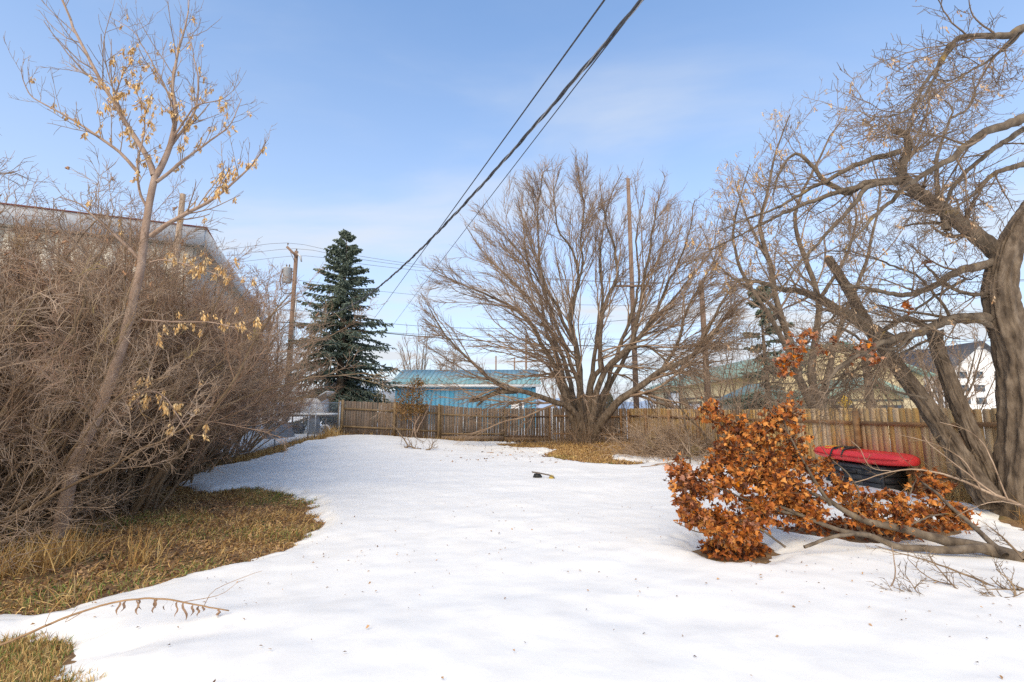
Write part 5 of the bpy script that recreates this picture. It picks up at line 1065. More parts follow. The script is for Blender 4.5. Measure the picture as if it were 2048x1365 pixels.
# dead leaf bunches still hanging in the twigs by the old tree
def hanging_bunch(lab, cs, D_, seed, n=26):
    g = np.random.default_rng(seed); c0 = P(cs[0][0], cs[0][1], D_); o = root('hanging_leaves', lab, 'dead leaves', tuple(c0)); tws = []
    for cx_, cy_, r_ in cs:
        c = P(cx_, cy_, D_); R_ = r_ * D_ / FPX; k = 8; sub = grow(np.repeat(c[None], k, 0), norm(g.normal(size=(k, 3)) + [0, 0, -.3]), np.full(k, R_), np.full(k, .004), 6, .15, 0, .5, g)[0]; v, q = tube_batch(sub, np.full(sub.shape[:2], .004), 3); part('twig', (v, [q]), 'twig_grey', o)
        single_leaves(sub[g.integers(k, size=n), g.integers(2, 7, size=n)] + g.normal(size=(n, 3)) * .015, o, g, .8, 1.3, .4)
    tws.append(catmull([P(cs[0][0], cs[0][1], D_), P(cs[0][0] + 30, cs[0][1] - 40, D_ + .1), P(cs[0][0] + 70, cs[0][1] - 60, D_ + .4)], 7)); tws = np.array(tws)
    v, q = tube_batch(tws, np.full(tws.shape[:2], .004), 3); part('twig', (v, [q]), 'twig_grey', o)
hanging_bunch('long bunch of tan dead leaves hanging in twigs above the fallen limb', [(1600, 672, 20), (1618, 665, 18), (1585, 695, 20), (1565, 715, 22), (1570, 735, 20), (1590, 720, 18)], 6.6, 811)
hanging_bunch('orange dead leaves hanging in front of the upper leaning trunk', [(1718, 690, 18), (1738, 695, 16), (1712, 712, 14), (1750, 715, 12), (1642, 695, 12), (1670, 680, 10)], 6.8, 812, 12)
hanging_bunch('few orange leaves hanging against the sky above the leaning trunk', [(1815, 605, 8), (1817, 618, 8), (1850, 523, 6)], 6.8, 813, 7)

# ================================================================== BARE FALLEN TWIGS, RIGHT FOREGROUND
def bare_branch(name, lab, specs, m, seed, lv, k=7):
    p0 = P(*specs[0][0][0]); o = root(name, lab, 'fallen branch', (p0[0], p0[1], .05)); Pm, Rm, Lm = limbs(specs, 20, .012, seed)
    Pm[..., 2] = np.maximum(Pm[..., 2], snow_top(Pm[..., 0], Pm[..., 1]) - .01)
    branchy(o, Pm, Rm, Lm, lv, np.random.default_rng(seed), k, m, 'stem_dark', .04, 1, 'branches', 'twigs'); return o
lv = [dict(k=8, t0=.15, ang=.7, lr=.28, n=5, wig=.13, up=.05, rmin=.0042, lmin=.14, lmax=.5, ud=.5), dict(k=4, t0=.2, ang=.8, lr=.4, n=3, wig=.18, rmin=.003, lmin=.06)]
fb = 4.75
bare_branch('fallen_branch', 'dark bare fallen branch fanning over the snow in front of the fallen leafy limb', [
    (dp([(2110, 1196), (2048, 1190), (2004, 1189), (1962, 1198)], 4.55, 4.6), .024, .014), (dp([(2006, 1188), (1966, 1164), (1918, 1145), (1870, 1126), (1823, 1112), (1785, 1103), (1750, 1091)], 4.6, 5.4), .013, .004),
    (dp([(1956, 1211), (1909, 1175), (1870, 1130), (1857, 1107)], 4.5, 4.9), .009, .004), (dp([(1975, 1194), (1928, 1177), (1870, 1162), (1842, 1145), (1815, 1117)], 4.6, 4.9), .009, .003),
    (dp([(2023, 1232), (2011, 1221), (1985, 1192), (1970, 1185)], 4.35, 4.5), .012, .003), (dp([(2013, 1222), (2029, 1200), (2030, 1183), (2021, 1164), (1992, 1139)], 4.4, 4.5), .014, .004),
    (dp([(1870, 1206), (1838, 1187), (1822, 1165), (1810, 1149)], 4.5, 4.6), .006, .003), (dp([(1838, 1187), (1815, 1185), (1780, 1188)], 4.55, 4.6), .005, .003),
    (dp([(2048, 1120), (2030, 1100), (2005, 1075), (1980, 1055)], 4.8, 5.2), .014, .006)], 'stem_dark', 61, lv)
bare_branch('fallen_branch', 'single short dark twig standing bent in the snow near the fallen limb', [(dp([(1775, 1184), (1789, 1152), (1788, 1120), (1784, 1093)], 4.7, 4.75), .007, .004)], 'twig_tree', 62, [])
bare_branch('fallen_branch', 'long grey bare bough reaching from the tree foot across the deck box', [
    (dp([(2090, 1035), (2048, 1014), (2016, 1001), (1961, 979), (1906, 955), (1841, 940), (1786, 944), (1698, 968)], 5.9, 7.1), .024, .005), (dp([(1990, 990), (1950, 960), (1905, 925), (1860, 890), (1845, 870)], 6.0, 6.4), .013, .004),
    (dp([(1961, 979), (1935, 930), (1905, 905), (1855, 885), (1800, 870)], 6.2, 6.8), .010, .004), (dp([(2016, 1001), (1990, 940), (1970, 890), (1935, 860), (1880, 845)], 6.0, 6.3), .010, .004), (dp([(1786, 944), (1740, 935), (1720, 900), (1700, 880)], 6.9, 7.0), .006, .003),
    (dp([(2040, 1010), (1990, 1005), (1950, 1015), (1910, 1035)], 5.9, 5.7), .008, .003)], 'twig_grey', 63, lv)
bare_branch('fallen_branch', 'small bare branch lying on the snow by the back fence', [(dp([(842, 908), (829, 896), (817, 893), (808, 898)], 19.3, 19.6), .045, .02), (dp([(817, 893), (805, 875), (790, 855), (775, 840)], 19.6, 20.5), .03, .008), (dp([(852, 901), (862, 897), (866, 885)], 19.0, 19.2), .04, .012), (dp([(825, 895), (815, 870), (850, 885)], 19.4, 19.4), .015, .008)], 'stem_dark', 64, [dict(k=9, t0=.2, ang=.8, lr=.4, n=5, wig=.2, up=.06, rmin=.006, lmin=.3), dict(k=5, t0=.2, ang=.7, lr=.45, n=3, wig=.2, rmin=.005, lmin=.15)])
bare_branch('fallen_branch', 'pale bent stick at the edge of the brush pile', [(dp([(1283, 942), (1300, 934), (1318, 929), (1345, 926)], 13.6, 14.2), .03, .02)], 'twig_grey', 65, [])
# brush pile by the right fence
bp_c = P(1335, 895, 17.5); bp = root('brush_pile', 'grey brown brush pile of bare twigs against the tan fence', 'brush pile', (bp_c[0], 17.5, 0)); g = np.random.default_rng(66)
n = 620; s = np.array([bp_c[0], 17.3, 0]) + np.stack([g.normal(size=n) * .85, g.normal(size=n) * 1.0, np.abs(g.normal(size=n)) * .34], -1); s[:, 0] = np.minimum(s[:, 0], 6.75)
c = grow(s, norm(g.normal(size=(n, 3)) * [1, .8, .45] + [-.2, 0, .18]), g.uniform(.6, 1.7, n), g.uniform(.005, .014, n), 7, .16, .02, .4, g)
s2, d2, l2, r2 = spawn(*c, 7, .2, 1, .6, .2, .35, .6, g, .4, .15, .0045); c2_ = grow(s2, d2, l2, r2, 3, .15, .02, .5, g)
c[0][..., 0] = np.minimum(c[0][..., 0], 6.9); c2_[0][..., 0] = np.minimum(c2_[0][..., 0], 6.95)
v, q = merge([tube_batch(c[0], c[1], 3), tube_batch(c2_[0], c2_[1], 3)]); part('twigs', (v, [q]), 'twig_grey', bp, kind='stuff')

# ================================================================== DECK BOX AND KAYAK
ax = np.array([7.66, 10.0]); fx_ = np.array([-.145, .989]); fw = np.array([.989, .145])   # along the fence, towards the fence
def bxp(u, w_, z): p = ax + fx_ * u + fw * w_; return (p[0], p[1], z)
zb = float(snow_top(np.array(7.7), np.array(10.4))) - .05; BL, BW, BH = 1.5, .62, .41
db = root('deck_box', 'charcoal resin deck box half hidden behind the orange leaves', 'storage box', (*bxp(BL / 2, BW / 2, zb),))
part('body', B().hexa([bxp(.03, .03, zb), bxp(BL - .03, .03, zb), bxp(BL - .03, BW - .03, zb), bxp(.03, BW - .03, zb)][::-1], [bxp(.03, .03, zb + BH), bxp(BL - .03, .03, zb + BH), bxp(BL - .03, BW - .03, zb + BH), bxp(.03, BW - .03, zb + BH)][::-1]).geo(), 'plastic_black', db)
rows = 3
for i in range(rows):
    z0, z1 = zb + .015 + BH / rows * i, zb + BH / rows * (i + 1) - .004
    for j in range(3):
        u0, u1 = .04 + (BL - .08) * j / 3, .04 + (BL - .08) * (j + 1) / 3 - .008
        part('slat', B().hexa([bxp(u0, 0, z0), bxp(u1, 0, z0), bxp(u1, .028, z0), bxp(u0, .028, z0)], [bxp(u0, .002, z1), bxp(u1, .002, z1), bxp(u1, .028, z1), bxp(u0, .028, z1)]).geo(), 'resin_grey', db)
    part('end_slat', B().hexa([bxp(0.0, .04, z0), bxp(0.0, BW - .04, z0), bxp(.028, BW - .04, z0), bxp(.028, .04, z0)], [bxp(.002, .04, z1), bxp(.002, BW - .04, z1), bxp(.028, BW - .04, z1), bxp(.028, .04, z1)]).geo(), 'plastic_black', db)
for u in (0.0, BL - .05):
    part('corner_post', B().hexa([bxp(u, -.008, zb), bxp(u + .05, -.008, zb), bxp(u + .05, .026, zb), bxp(u, .026, zb)], [bxp(u, -.008, zb + BH), bxp(u + .05, -.008, zb + BH), bxp(u + .05, .026, zb + BH), bxp(u, .026, zb + BH)]).geo(), 'resin_grey', db)
lid = part('lid', B().hexa([bxp(-.03, -.03, zb + BH + .002), bxp(BL + .03, -.03, zb + BH + .002), bxp(BL + .03, BW + .02, zb + BH + .002), bxp(-.03, BW + .02, zb + BH + .002)], [bxp(-.015, -.015, zb + BH + .07), bxp(BL + .015, -.015, zb + BH + .07), bxp(BL + .015, BW, zb + BH + .10), bxp(-.015, BW, zb + BH + .10)]).geo(), 'resin_grey', db)
part('handle', B().hexa([bxp(.62, -.035, zb + BH - .12), bxp(.88, -.035, zb + BH - .12), bxp(.88, -.002, zb + BH - .12), bxp(.62, -.002, zb + BH - .12)], [bxp(.62, -.035, zb + BH - .06), bxp(.88, -.035, zb + BH - .06), bxp(.88, -.002, zb + BH - .06), bxp(.62, -.002, zb + BH - .06)]).geo(), 'plastic_black', db)
part('padlock', B().tube([bxp(1.02, -.03, zb + BH - .05), bxp(1.02, -.03, zb + BH - .11)], [.018, .024], 8).geo(), 'galv', db)
# kayak, hull section lofted along u from near end to far end
KL, k0 = 2.45, -.50; zk = zb + BH + .105; cs = []; nr_, nc_ = 26, 20
for i in range(nr_):
    t = i / (nr_ - 1); u = k0 + KL * t; e_ = abs(2 * t - 1); hw = .35 * (1 - e_ ** 3.2) ** .5 + .05; ht = .27 * (1 - .62 * e_ ** 7) ; lift = .07 * e_ ** 3
    for j in range(nc_):
        a = 2 * math.pi * j / nc_; ca, sa = math.cos(a), math.sin(a); w_ = hw * math.copysign(abs(ca) ** .6, ca); z = ht * (.5 + .5 * math.copysign(abs(sa) ** .7, sa))
        if sa > .3 and abs(ca) < .55: z -= .045 * (1 - abs(ca) / .55) * math.sin(math.pi * t)          # channel down the middle
        if sa > 0: z += .012 * math.cos(abs(ca) * 9) * math.sin(math.pi * t)
        cs.append(bxp(u, BW * .42 + w_, zk + lift + z + .03 * (t - .5)))
i = np.arange(nr_ - 1)[:, None] * nc_; j = np.arange(nc_)[None]; q = np.stack([i + j, i + (j + 1) % nc_, i + nc_ + (j + 1) % nc_, i + nc_ + j], -1).reshape(-1, 4)
n0 = len(cs); cs += [tuple(np.mean(cs[:nc_], 0)), tuple(np.mean(cs[-nc_:], 0))]; tt = [(n0, (k + 1) % nc_, k) for k in range(nc_)] + [(n0 + 1, n0 - nc_ + k, n0 - nc_ + (k + 1) % nc_) for k in range(nc_)]
ky = root('red_kayak', 'small bright red plastic kayak resting on top of the dark deck box', 'kayak', (*bxp(.6, BW * .42, zk),))
part('hull', (np.array(cs), [q, np.array(tt)]), 'kayak_red', ky, True)
def kp(u, w_, h): return np.array(bxp(u, BW * .42 + w_, zk + h))
part('carry_strap', B().tube(catmull([kp(.85, -.40, .10), kp(.82, -.34, .27), kp(.8, -.1, .30), kp(.98, .06, .30), kp(1.16, -.08, .30), kp(1.13, -.33, .27), kp(1.14, -.42, .10), kp(1.25, -.43, -.1), kp(1.3, -.44, -.3)], 40), .021, 6).geo(), 'plastic_black', ky, True)
part('rim_seam', B().tube(catmull([kp(-.46, -.12, .16), kp(-.2, -.345, .14), kp(.3, -.412, .135), kp(.8, -.416, .135), kp(1.3, -.40, .135), kp(1.75, -.30, .15), kp(1.93, -.1, .17)], 40), .012, 6).geo(), 'kayak_dark', ky, True)
part('seat_buckle', B().beam(kp(.88, -.12, .30), kp(1.06, -.12, .30), .11, .03).geo(), 'plastic_black', ky)
part('carry_strap', B().tube(catmull([kp(1.1, -.40, .12), kp(1.06, -.26, .30), kp(.95, .02, .31), kp(.90, .18, .30)], 20), .017, 6).geo(), 'plastic_black', ky, True)
part('bungee', B().tube(catmull([kp(.8, -.2, .305), kp(.86, -.34, .27), kp(1.0, -.2, .305), kp(.9, -.04, .305), kp(.8, -.2, .306)], 30), .009, 5).geo(), 'yellow', ky, True)
part('bungee', B().tube(catmull([kp(1.20, -.26, .30), kp(1.3, -.34, .27), kp(1.46, -.24, .30), kp(1.35, -.02, .30), kp(1.22, -.04, .30)], 30), .009, 5).geo(), 'yellow', ky, True)

# ================================================================== SMALL THINGS IN THE YARD
o = P(1064, 945, 11.9); ty = root('buried_toy', 'small dark framed toy with a mustard end sunk in the snow', 'toy', (P(1088, 955, 11.9)[0], 11.9, .09))
a0, a1, a2 = P(1064, 945, 11.9), P(1101, 952, 11.8), P(1110, 958, 11.8)
for dy in (0, .13): part('rail', B().tube(catmull([a0 + [0, dy, 0], (a0 + a1) / 2 + [0, dy, .005], a1 + [0, dy, 0], a1 + [.08, dy, -.03], a2 + [0, dy, -.02]], 16), .010, 6).geo(), 'rusty', ty, True)
for px_ in (1072, 1077): t = P(px_, 947, 11.9); part('leg', B().tube([t, (t[0] - .015, t[1], .10)], .011, 6).geo(), 'plastic_black', ty, True)
bm = P(1075, 955, 11.9); part('base', B().tube([(bm[0] - .1, 11.95, .07), (bm[0] - .06, 11.95, .11), (bm[0] + .05, 11.95, .115), (bm[0] + .11, 11.95, .08)], [.02, .06, .065, .02], 10).geo(), 'plastic_black', ty, True)
m_ = P(1104, 956, 11.85); part('grip', B().tube([(m_[0] - .05, 11.87, m_[2] + .035), (m_[0], 11.87, m_[2]), (m_[0] + .04, 11.87, m_[2] - .04)], [.045, .065, .05], 10).geo(), 'mustard', ty, True)
bl_ = P(1544, 975, 7.4); b = B(); la = np.linspace(-np.pi / 2, np.pi / 2, 9); b.tube([(bl_[0], 7.4, bl_[2] + .065 * math.sin(a)) for a in la], [max(.065 * math.cos(a), .002) for a in la], 14)
v, f = b.geo(); bo = link('play_ball', make_mesh('play_ball', v - np.array([bl_[0], 7.4, bl_[2]]), f, True), 'lime', None, (bl_[0], 7.4, max(bl_[2], .1))); tag(bo, 'small lime yellow ball behind the orange leaves', 'ball')
# yellow diamond sign beyond the fence
sg = P(1690, 805, 16.5); ys = root('yellow_sign', 'bright yellow diamond sign board peeking above the tan fence', 'sign', (sg[0], 16.5, 0))
h_ = .26; part('board', B().hexa([(sg[0], 16.5, sg[2] + h_), (sg[0] + h_, 16.5, sg[2]), (sg[0], 16.5, sg[2] - h_), (sg[0] - h_, 16.5, sg[2])], [(sg[0], 16.52, sg[2] + h_), (sg[0] + h_, 16.52, sg[2]), (sg[0], 16.52, sg[2] - h_), (sg[0] - h_, 16.52, sg[2])]).geo(), 'yellow', ys)
part('post', B().box(sg[0] - .03, sg[0] + .03, 16.525, 16.57, -.1, sg[2] + .2).geo(), 'galv', ys)
# red car and snow covered van roofs behind the fence
def car(x, y, L_, H, m, lab, rz=0):
    o = root('parked_car', lab, 'car', (x, y, 0), 'cars parked beyond the fence'); c, s = math.cos(rz), math.sin(rz)
    def tp(px, py, pz): return (x + px * c - py * s, y + px * s + py * c, pz)
    prof = [(-L_ / 2, .35), (-L_ / 2, .85), (-L_ * .30, .98), (-L_ * .14, H - .04), (L_ * .2, H), (L_ * .40, H - .12), (L_ / 2, .95), (L_ / 2, .35)]; b = B(); n = len(prof)
    v = [tp(px, -.85 + (.15 if pz > 1.05 else 0), pz) for px, pz in prof] + [tp(px, .85 - (.15 if pz > 1.05 else 0), pz) for px, pz in prof]
    b.add(v, [(i, i + n, (i + 1) % n + n, (i + 1) % n) for i in range(n)] + [(0, 1, 6, 7), (1, 2, 5, 6), (2, 3, 4, 5)] + [(7 + n, 6 + n, 1 + n, 0 + n), (6 + n, 5 + n, 2 + n, 1 + n), (5 + n, 4 + n, 3 + n, 2 + n)]); part('body', b.geo(), m, o)
    b = B(); b.add([tp(-L_ * .27, -.862 + .06, 1.02), tp(L_ * .40, -.862 + .06, 1.02), tp(L_ * .33, -.862 + .14, H - .13), tp(-L_ * .13, -.862 + .14, H - .13)], [(0, 1, 2, 3)]); part('window', b.geo(), 'glass', o)
    for px in (-L_ * .32, L_ * .32): part('wheel', B().tube([tp(px, -.89, .32), tp(px, -.68, .32)], .32, 14).geo(), 'plastic_black', o)
cpx = P(1368, 822, 33); car(cpx[0], 33, 4.6, 1.68, 'car_red', 'red car roof showing just above the fence by the cream garage')
# neighbour's yard: trailer with snow, barrel, wheel, leaning plank
nb = P(625, 850, 25.5); zt0 = .4
tl = root('utility_trailer', 'snow topped flat utility trailer behind the chain link fence', 'trailer', (nb[0], 26, zt0)); tz = P(630, 829, 26)[2]
x0, x1 = P(590, 829, 26)[0], P(663, 829, 26)[0]
part('bed', B().box(x0, x1, 25.4, 27.2, tz - .12, tz - .03).geo(), 'rusty', tl); part('snow_cover', B().hexa([(x0 - .02, 25.38, tz - .028), (x1 + .02, 25.38, tz - .028), (x1 + .02, 27.2, tz - .028), (x0 - .02, 27.2, tz - .028)], [(x0 + .05, 25.45, tz + .07), (x1 - .05, 25.45, tz + .07), (x1 - .05, 27.1, tz + .07), (x0 + .05, 27.1, tz + .07)]).geo(), 'snow', tl)
for x in (x0 + .55, x1 - .6): part('wheel', B().tube([(x, 25.25, zt0 + .3), (x, 25.38, zt0 + .3)], .32, 16).geo(), 'plastic_black', tl)
for x in (x0 + .1, x1 - .1): part('leg', B().box(x - .03, x + .03, 25.5, 25.56, zt0 - .1, tz - .12).geo(), 'rusty', tl)
cb = root('camper_shell', 'white camper shell with raised rear flap standing on the snowy trailer', 'camper shell', (P(632, 810, 26.3)[0], 26.3, tz + .07))
cx0, cx1 = P(607, 810, 26)[0], P(645, 810, 26)[0]; cz1 = P(630, 797, 26)[2]
part('body', B().hexa([(cx0, 25.7, tz + .07), (cx1, 25.7, tz + .07), (cx1, 27, tz + .07), (cx0, 27, tz + .07)], [(cx0 + .1, 25.75, cz1), (cx1 - .05, 25.75, cz1), (cx1 - .05, 26.95, cz1), (cx0 + .1, 26.95, cz1)]).geo(), 'white_trim', cb)
f0, f1 = P(632, 796, 25.7), P(653, 784, 25.7); part('flap', B().hexa([f0 + [0, 0, 0], f1, f1 + [0, 1.2, 0], f0 + [0, 1.2, 0]], [f0 + [0, 0, .05], f1 + [0, 0, .05], f1 + [0, 1.2, .05], f0 + [0, 1.2, .05]]).geo(), 'white_trim', cb)
part('flap_side', B().add([f0 + [.05, .02, -.01], f1 + [0, .02, -.01], f1 + [.02, .02, -.42], f0 + [.3, .02, -.2]], [(0, 1, 2, 3), (3, 2, 1, 0)][:1]).geo(), 'rusty', cb)
br = P(627, 852, 24.6); ba = root('blue_barrel', 'dark blue grey plastic barrel behind the chain link posts', 'barrel', (br[0], 24.6, .35)); part('drum', B().tube([(br[0], 24.6, .35), (br[0], 24.6, .4), (br[0], 24.6, .65), (br[0], 24.6, .95), (br[0], 24.6, 1.2), (br[0], 24.6, 1.25)], [.27, .29, .31, .31, .29, .26], 18).geo(), 'tarp', ba, True); part('rim', B().tube([(br[0], 24.6, 1.252), (br[0], 24.6, 1.28)], .28, 18).geo(), 'tarp', ba, True)
br = P(560, 862, 22.5); ba = root('covered_grill', 'dark tarp covered heap low behind the chain link', 'covered heap', (br[0], 22.5, .25)); part('tarp', B().tube([(br[0] - .1, 22.5, .2), (br[0], 22.5, .6), (br[0] + .05, 22.5, 1.0), (br[0], 22.5, 1.15)], [.75, .66, .42, .08], 12).geo(), 'tarp', ba, True)
br = P(650, 860, 25.2); wh = root('garden_ornament', 'round white rimmed wheel with a dark star leaning in the neighbouring snow', 'wheel', (br[0], 25.2, .4)); an = np.linspace(0, 2 * np.pi, 25); zc = br[2]
part('rim', B().tube([(br[0] + .24 * math.cos(a), 25.2, zc + .24 * math.sin(a)) for a in an], .05, 6, False).geo(), 'white_trim', wh, True)
for a in np.linspace(0, 2 * np.pi, 6)[:-1] + .3: part('spoke', B().beam((br[0], 25.17, zc), (br[0] + .24 * math.cos(a), 25.17, zc + .24 * math.sin(a)), .05, .05, (0, 1, 0)).geo(), 'rusty', wh)
a0, a1 = P(508, 892, 19.5), P(520, 845, 19.5); lp_ = root('leaning_plank', 'white painted plank leaning behind the chain link fence', 'plank', (a0[0], 19.5, a0[2])); part('board', B().beam(a0, a1, .16, .05, (0, 1, 0)).geo(), 'white_trim', lp_)

# ================================================================== FOREGROUND STALK
sp_pts = [(-40, 1305, 3.35), (40, 1275, 3.5), (120, 1240, 3.62), (200, 1212, 3.74), (280, 1198, 3.84), (340, 1200, 3.92), (400, 1212, 4.0), (458, 1222, 4.08)]
stc = catmull([P(*q) for q in sp_pts], 40); sk = root('dry_stalk', 'long dry weed stalk bowing over the snow with hanging withered leaves', 'weed stalk', tuple(stc[4])); g = np.random.default_rng(900)
part('stem', B().tube(stc + g.normal(size=(40, 3)) * .0015, np.linspace(.009, .005, 40), 7).geo(), 'stalk', sk, True)
for k in (0, 1, 3, 4, 5, 6, 8, 9, 10, 11, 13, 14, 16, 17, 18, 19):
    t = min(.50 + .48 * k / 19 + g.normal() * .012, .97); p = stc[min(int(t * 39), 38)]; l = g.uniform(.05, .16) * (1.0 if t < .85 else .6); n = 7; q_ = np.linspace(0, 1, n); wv = .010 * np.sin(q_ * g.uniform(6, 10) + g.uniform(0, 6)); dirx = g.normal() * .12
    c = np.stack([p[0] + dirx * l * q_ + wv, np.full(n, p[1]) + g.normal() * .02 * q_, p[2] - l * q_], -1); c[:, 2] = np.maximum(c[:, 2], snow_top(c[:, 0], c[:, 1]) + .004); wd = .009 * np.interp(q_, [0, .2, .7, 1], [.3, 1, .9, .2]); tw_ = g.uniform(0, 3.1) + q_ * g.uniform(-2, 2)
    off_ = np.stack([np.cos(tw_) * wd, np.sin(tw_) * wd, np.zeros(n)], -1); v = np.concatenate([c - off_, c + off_]); qs = [(i, i + 1, n + i + 1, n + i) for i in range(n - 1)]; part('withered_leaf', (v, [np.array(qs)]), 'dry_leaf', sk)
tws = [catmull([stc[34], P(430, 1180, 4.2), P(500, 1150, 4.35), P(525, 1142, 4.4)], 9), catmull([stc[30], P(440, 1190, 4.1), P(475, 1165, 4.2), P(490, 1160, 4.25)], 9), catmull([stc[9], P(90, 1250, 3.55), P(105, 1215, 3.6), P(108, 1205, 3.6)], 9), catmull([stc[14], P(130, 1245, 3.62), P(150, 1222, 3.65), P(155, 1214, 3.65)], 9)]
for c in tws: v, q = tube_batch(c[None], np.linspace(.003, .0014, 9)[None], 4); part('side_stem', (v, [q]), 'stalk', sk)

# ================================================================== GROUND COVER
def blades(name, pts, hmin, hmax, wd, m, seed, lean=.8, lab='', cat='grass', prev=None, stuff=True):
    g = np.random.default_rng(seed); n = len(pts); z = gz(pts[:, 0], pts[:, 1]); b = np.column_stack([pts, z - .01]); a = g.uniform(0, 6.28, n); l = g.uniform(hmin, hmax, n); ln_ = np.abs(g.normal(size=n)) * lean
    dr = np.stack([np.cos(a) * np.sin(ln_), np.sin(a) * np.sin(ln_), np.abs(np.cos(ln_))], -1)
    if prev is not None: dr = dr + np.array(prev)
    dr = norm(dr); s = norm(np.cross(dr, g.normal(size=(n, 3)))) * wd * g.uniform(.6, 1.3, n)[:, None]; mid = b + dr * (l * .55)[:, None]; d2 = norm(dr + g.normal(size=(n, 3)) * .25 + [0, 0, -.35 * lean]); tip = mid + d2 * (l * .5)[:, None]
    tip[:, 2] = np.maximum(tip[:, 2], z + .004); mid[:, 2] = np.maximum(mid[:, 2], z + .006)
    v = np.stack([b - s, b + s, mid + s * .8, mid - s * .8, tip], 1).reshape(-1, 3); i = np.arange(n)[:, None] * 5; q = np.concatenate([i + 0, i + 1, i + 2, i + 3], 1); t = np.concatenate([i + 3, i + 2, i + 4], 1)
    o = link(name, make_mesh(name, v, [q, t], False, np.repeat(g.random(n), 5)), m, kind='stuff'); return tag(o, lab, cat)
def sample(poly, n, seed, inset=0.0, sdmax=.0):
    g = np.random.default_rng(seed); lo_, hi_ = poly.min(0) + min(inset, 0), poly.max(0) - min(inset, 0); pp = g.uniform(lo_, hi_, (n * 4, 2)); s = sdf(pp[:, 0], pp[:, 1], poly); pp = pp[(s < -inset)]; return pp[bare_sd(pp[:, 0], pp[:, 1]) < sdmax][:n]
A = BARE[0]; pA = sample(A, 90000, 1001, -.45, .14)
px_, py_ = pix(np.column_stack([pA, np.zeros(len(pA))]))
dA = -bare_sd(pA[:, 0], pA[:, 1])
gsel = np.random.default_rng(5).random(len(pA))
tanw = np.clip(.22 + 1.4 * vnoise(pA[:, 0], pA[:, 1], .9, 61) + .55 * (dA < .9), .05, 1); grw = np.clip(.08 + 1.6 * vnoise(pA[:, 0], pA[:, 1], 1.3, 62) + 1.0 * ((pA[:, 1] < 5.3) & (dA < .6)) + .25 * (dA < .3), 0, .8)
blades('dry_grass', pA[(gsel < tanw * .75)][:32000], .03, .15, .0042, 'dry_grass', 1, 1.5, 'matted dry tan grass on the bare ground by the thicket', prev=(.35, -.25, -.1))
blades('green_grass', pA[(gsel > 1 - grw * .5)][:20000], .03, .11, .0040, 'green_grass', 2, .8, 'patches of short green grass along the snow edge below the lilac thicket')
fr_ = pA[(pA[:, 1] < 4.75) & (dA < .7)]; blades('long_dry_grass', fr_[::6][:1500], .12, .36, .004, 'dry_grass', 3, 1.0, 'long straw coloured grass blades leaning over the snow edge below the thicket', prev=(.1, -.3, 0))
cl_ = np.concatenate([np.random.default_rng(8).normal(size=(70, 2)) * [.10, .10] + G(*q)[:2] for q in ((125, 1120), (150, 1115), (20, 1140), (45, 1130), (280, 1120), (100, 1135))]); blades('grass_tufts', cl_, .25, .48, .0045, 'dry_grass', 4, .45, 'straw coloured grass tufts standing in front of the thicket')
g = np.random.default_rng(44); lt = pA[g.permutation(len(pA))[:30000]]
def flakes(name, pts, zf, sz, m, lab, seed, cat='leaf litter'):
    g = np.random.default_rng(seed); n = len(pts); c = np.column_stack([pts, zf(pts[:, 0], pts[:, 1]) + g.uniform(.004, .022, n)]); a = g.uniform(0, 6.28, n); l = g.uniform(.5, 1.4, n)[:, None] * sz; u = np.stack([np.cos(a), np.sin(a), g.normal(size=n) * .3], -1) * l; w_ = np.stack([-np.sin(a), np.cos(a), g.normal(size=n) * .5], -1) * l * .5
    v = np.stack([c - u, c - w_ + [0, 0, .004], c + u, c + w_ + [0, 0, .006]], 1).reshape(-1, 3); i = np.arange(n)[:, None] * 4; o = link(name, make_mesh(name, v, [np.concatenate([i, i + 1, i + 2], 1), np.concatenate([i, i + 2, i + 3], 1)], False, np.repeat(g.random(n), 4)), m, kind='stuff'); return tag(o, lab, cat)
flakes('leaf_litter', lt, gz, .022, 'litter', 'brown leaf litter covering the bare ground under the thicket', 45)
pB = np.concatenate([sample(BARE[1], 5000, 1002, 0, .12), sample(BARE[7], 1500, 1004, 0, .1)]); blades('fence_grass', pB, .08, .34, .006, 'dry_grass', 5, .7, 'dry orange grass strip along the foot of the fences')
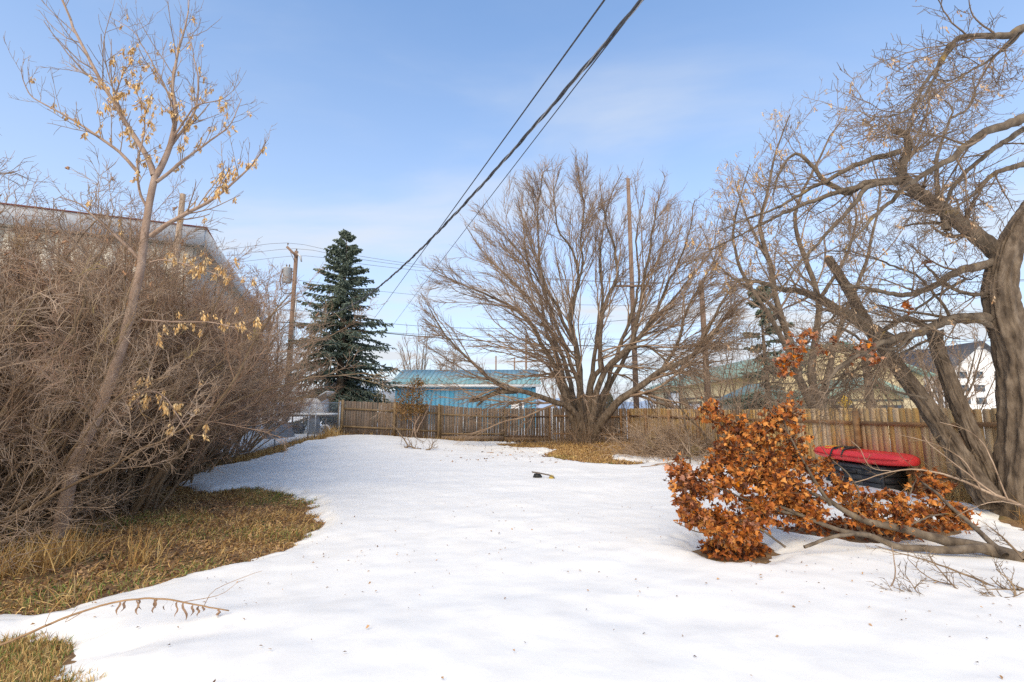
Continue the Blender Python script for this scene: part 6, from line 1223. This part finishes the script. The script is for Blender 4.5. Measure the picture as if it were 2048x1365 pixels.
tf = P(665, 876, 23.6); blades('grass_tuft', np.random.default_rng(9).normal(size=(420, 2)) * [.22, .3] + [tf[0], 23.4], .2, .75, .008, 'dry_grass', 6, .5, 'golden dry grass tuft at the chain link corner')
pD = sample(BARE[3], 26000, 1003, 0, .10); blades('tree_grass', pD, .05, .16, .007, 'dry_grass', 7, 1.0, 'matted brown grass around the foot of the wide bare tree')
gD = pD[(vnoise(pD[:, 0], pD[:, 1], .8, 63) > .12) & (pD[:, 1] < 18)]; blades('tree_green_grass', gD[:3000], .04, .10, .007, 'green_grass', 8, .8, 'greenish grass along the snow edge below the wide bare tree')
flakes('tree_litter', pD[::2], gz, .04, 'litter', 'brown leaf litter around the foot of the wide bare tree', 46)
pC = sample(BARE[2], 6500, 1005, -.45, .13); blades('corner_grass', pC, .02, .09, .003, 'dry_grass', 10, .9, 'brown grass clump poking from the snow beside the root of the bent dry stalk'); blades('corner_green', pC[::3], .03, .08, .003, 'green_grass', 11, .8, 'short green grass beside the root of the bent dry stalk')
pF = sample(BARE[6], 2500, 1006, 0, .1); blades('root_grass', pF, .1, .5, .004, 'dry_grass', 12, .5, 'dry grass growing round the foot of the old tree')
# specks blown over the snow
g = np.random.default_rng(47); sp2 = np.stack([g.uniform(-4, 5, 300), g.uniform(2.6, 9, 300)], -1); sp2 = sp2[bare_sd(sp2[:, 0], sp2[:, 1]) > .1]; sp2 = np.concatenate([sp2, np.stack([g.normal(size=70) * 1.3 + 3.6, g.normal(size=70) * .7 + 5.0], -1), np.stack([g.normal(size=30) * .8 - 2.0, g.normal(size=30) * .9 + 5.6], -1)]); sp3 = np.stack([g.normal(size=260) * 2.2 + 1.5, g.uniform(15, 22, 260)], -1)
flakes('leaf_specks', sp2, snow_top, .013, 'litter', 'small brown leaf flakes scattered over the open snow', 48)
flakes('snow_debris', sp3, snow_top, .05, 'litter', 'scattered brown debris on the snow before the wide bare tree', 49)
bl_pts = np.stack([g.normal(size=220) * 2.0 + .8, g.uniform(16, 21, 220)], -1); blades('snow_weeds', bl_pts, .1, .3, .004, 'dry_grass', 13, .8, 'thin weed stems poking through the snow between the half buried toy and the gate')
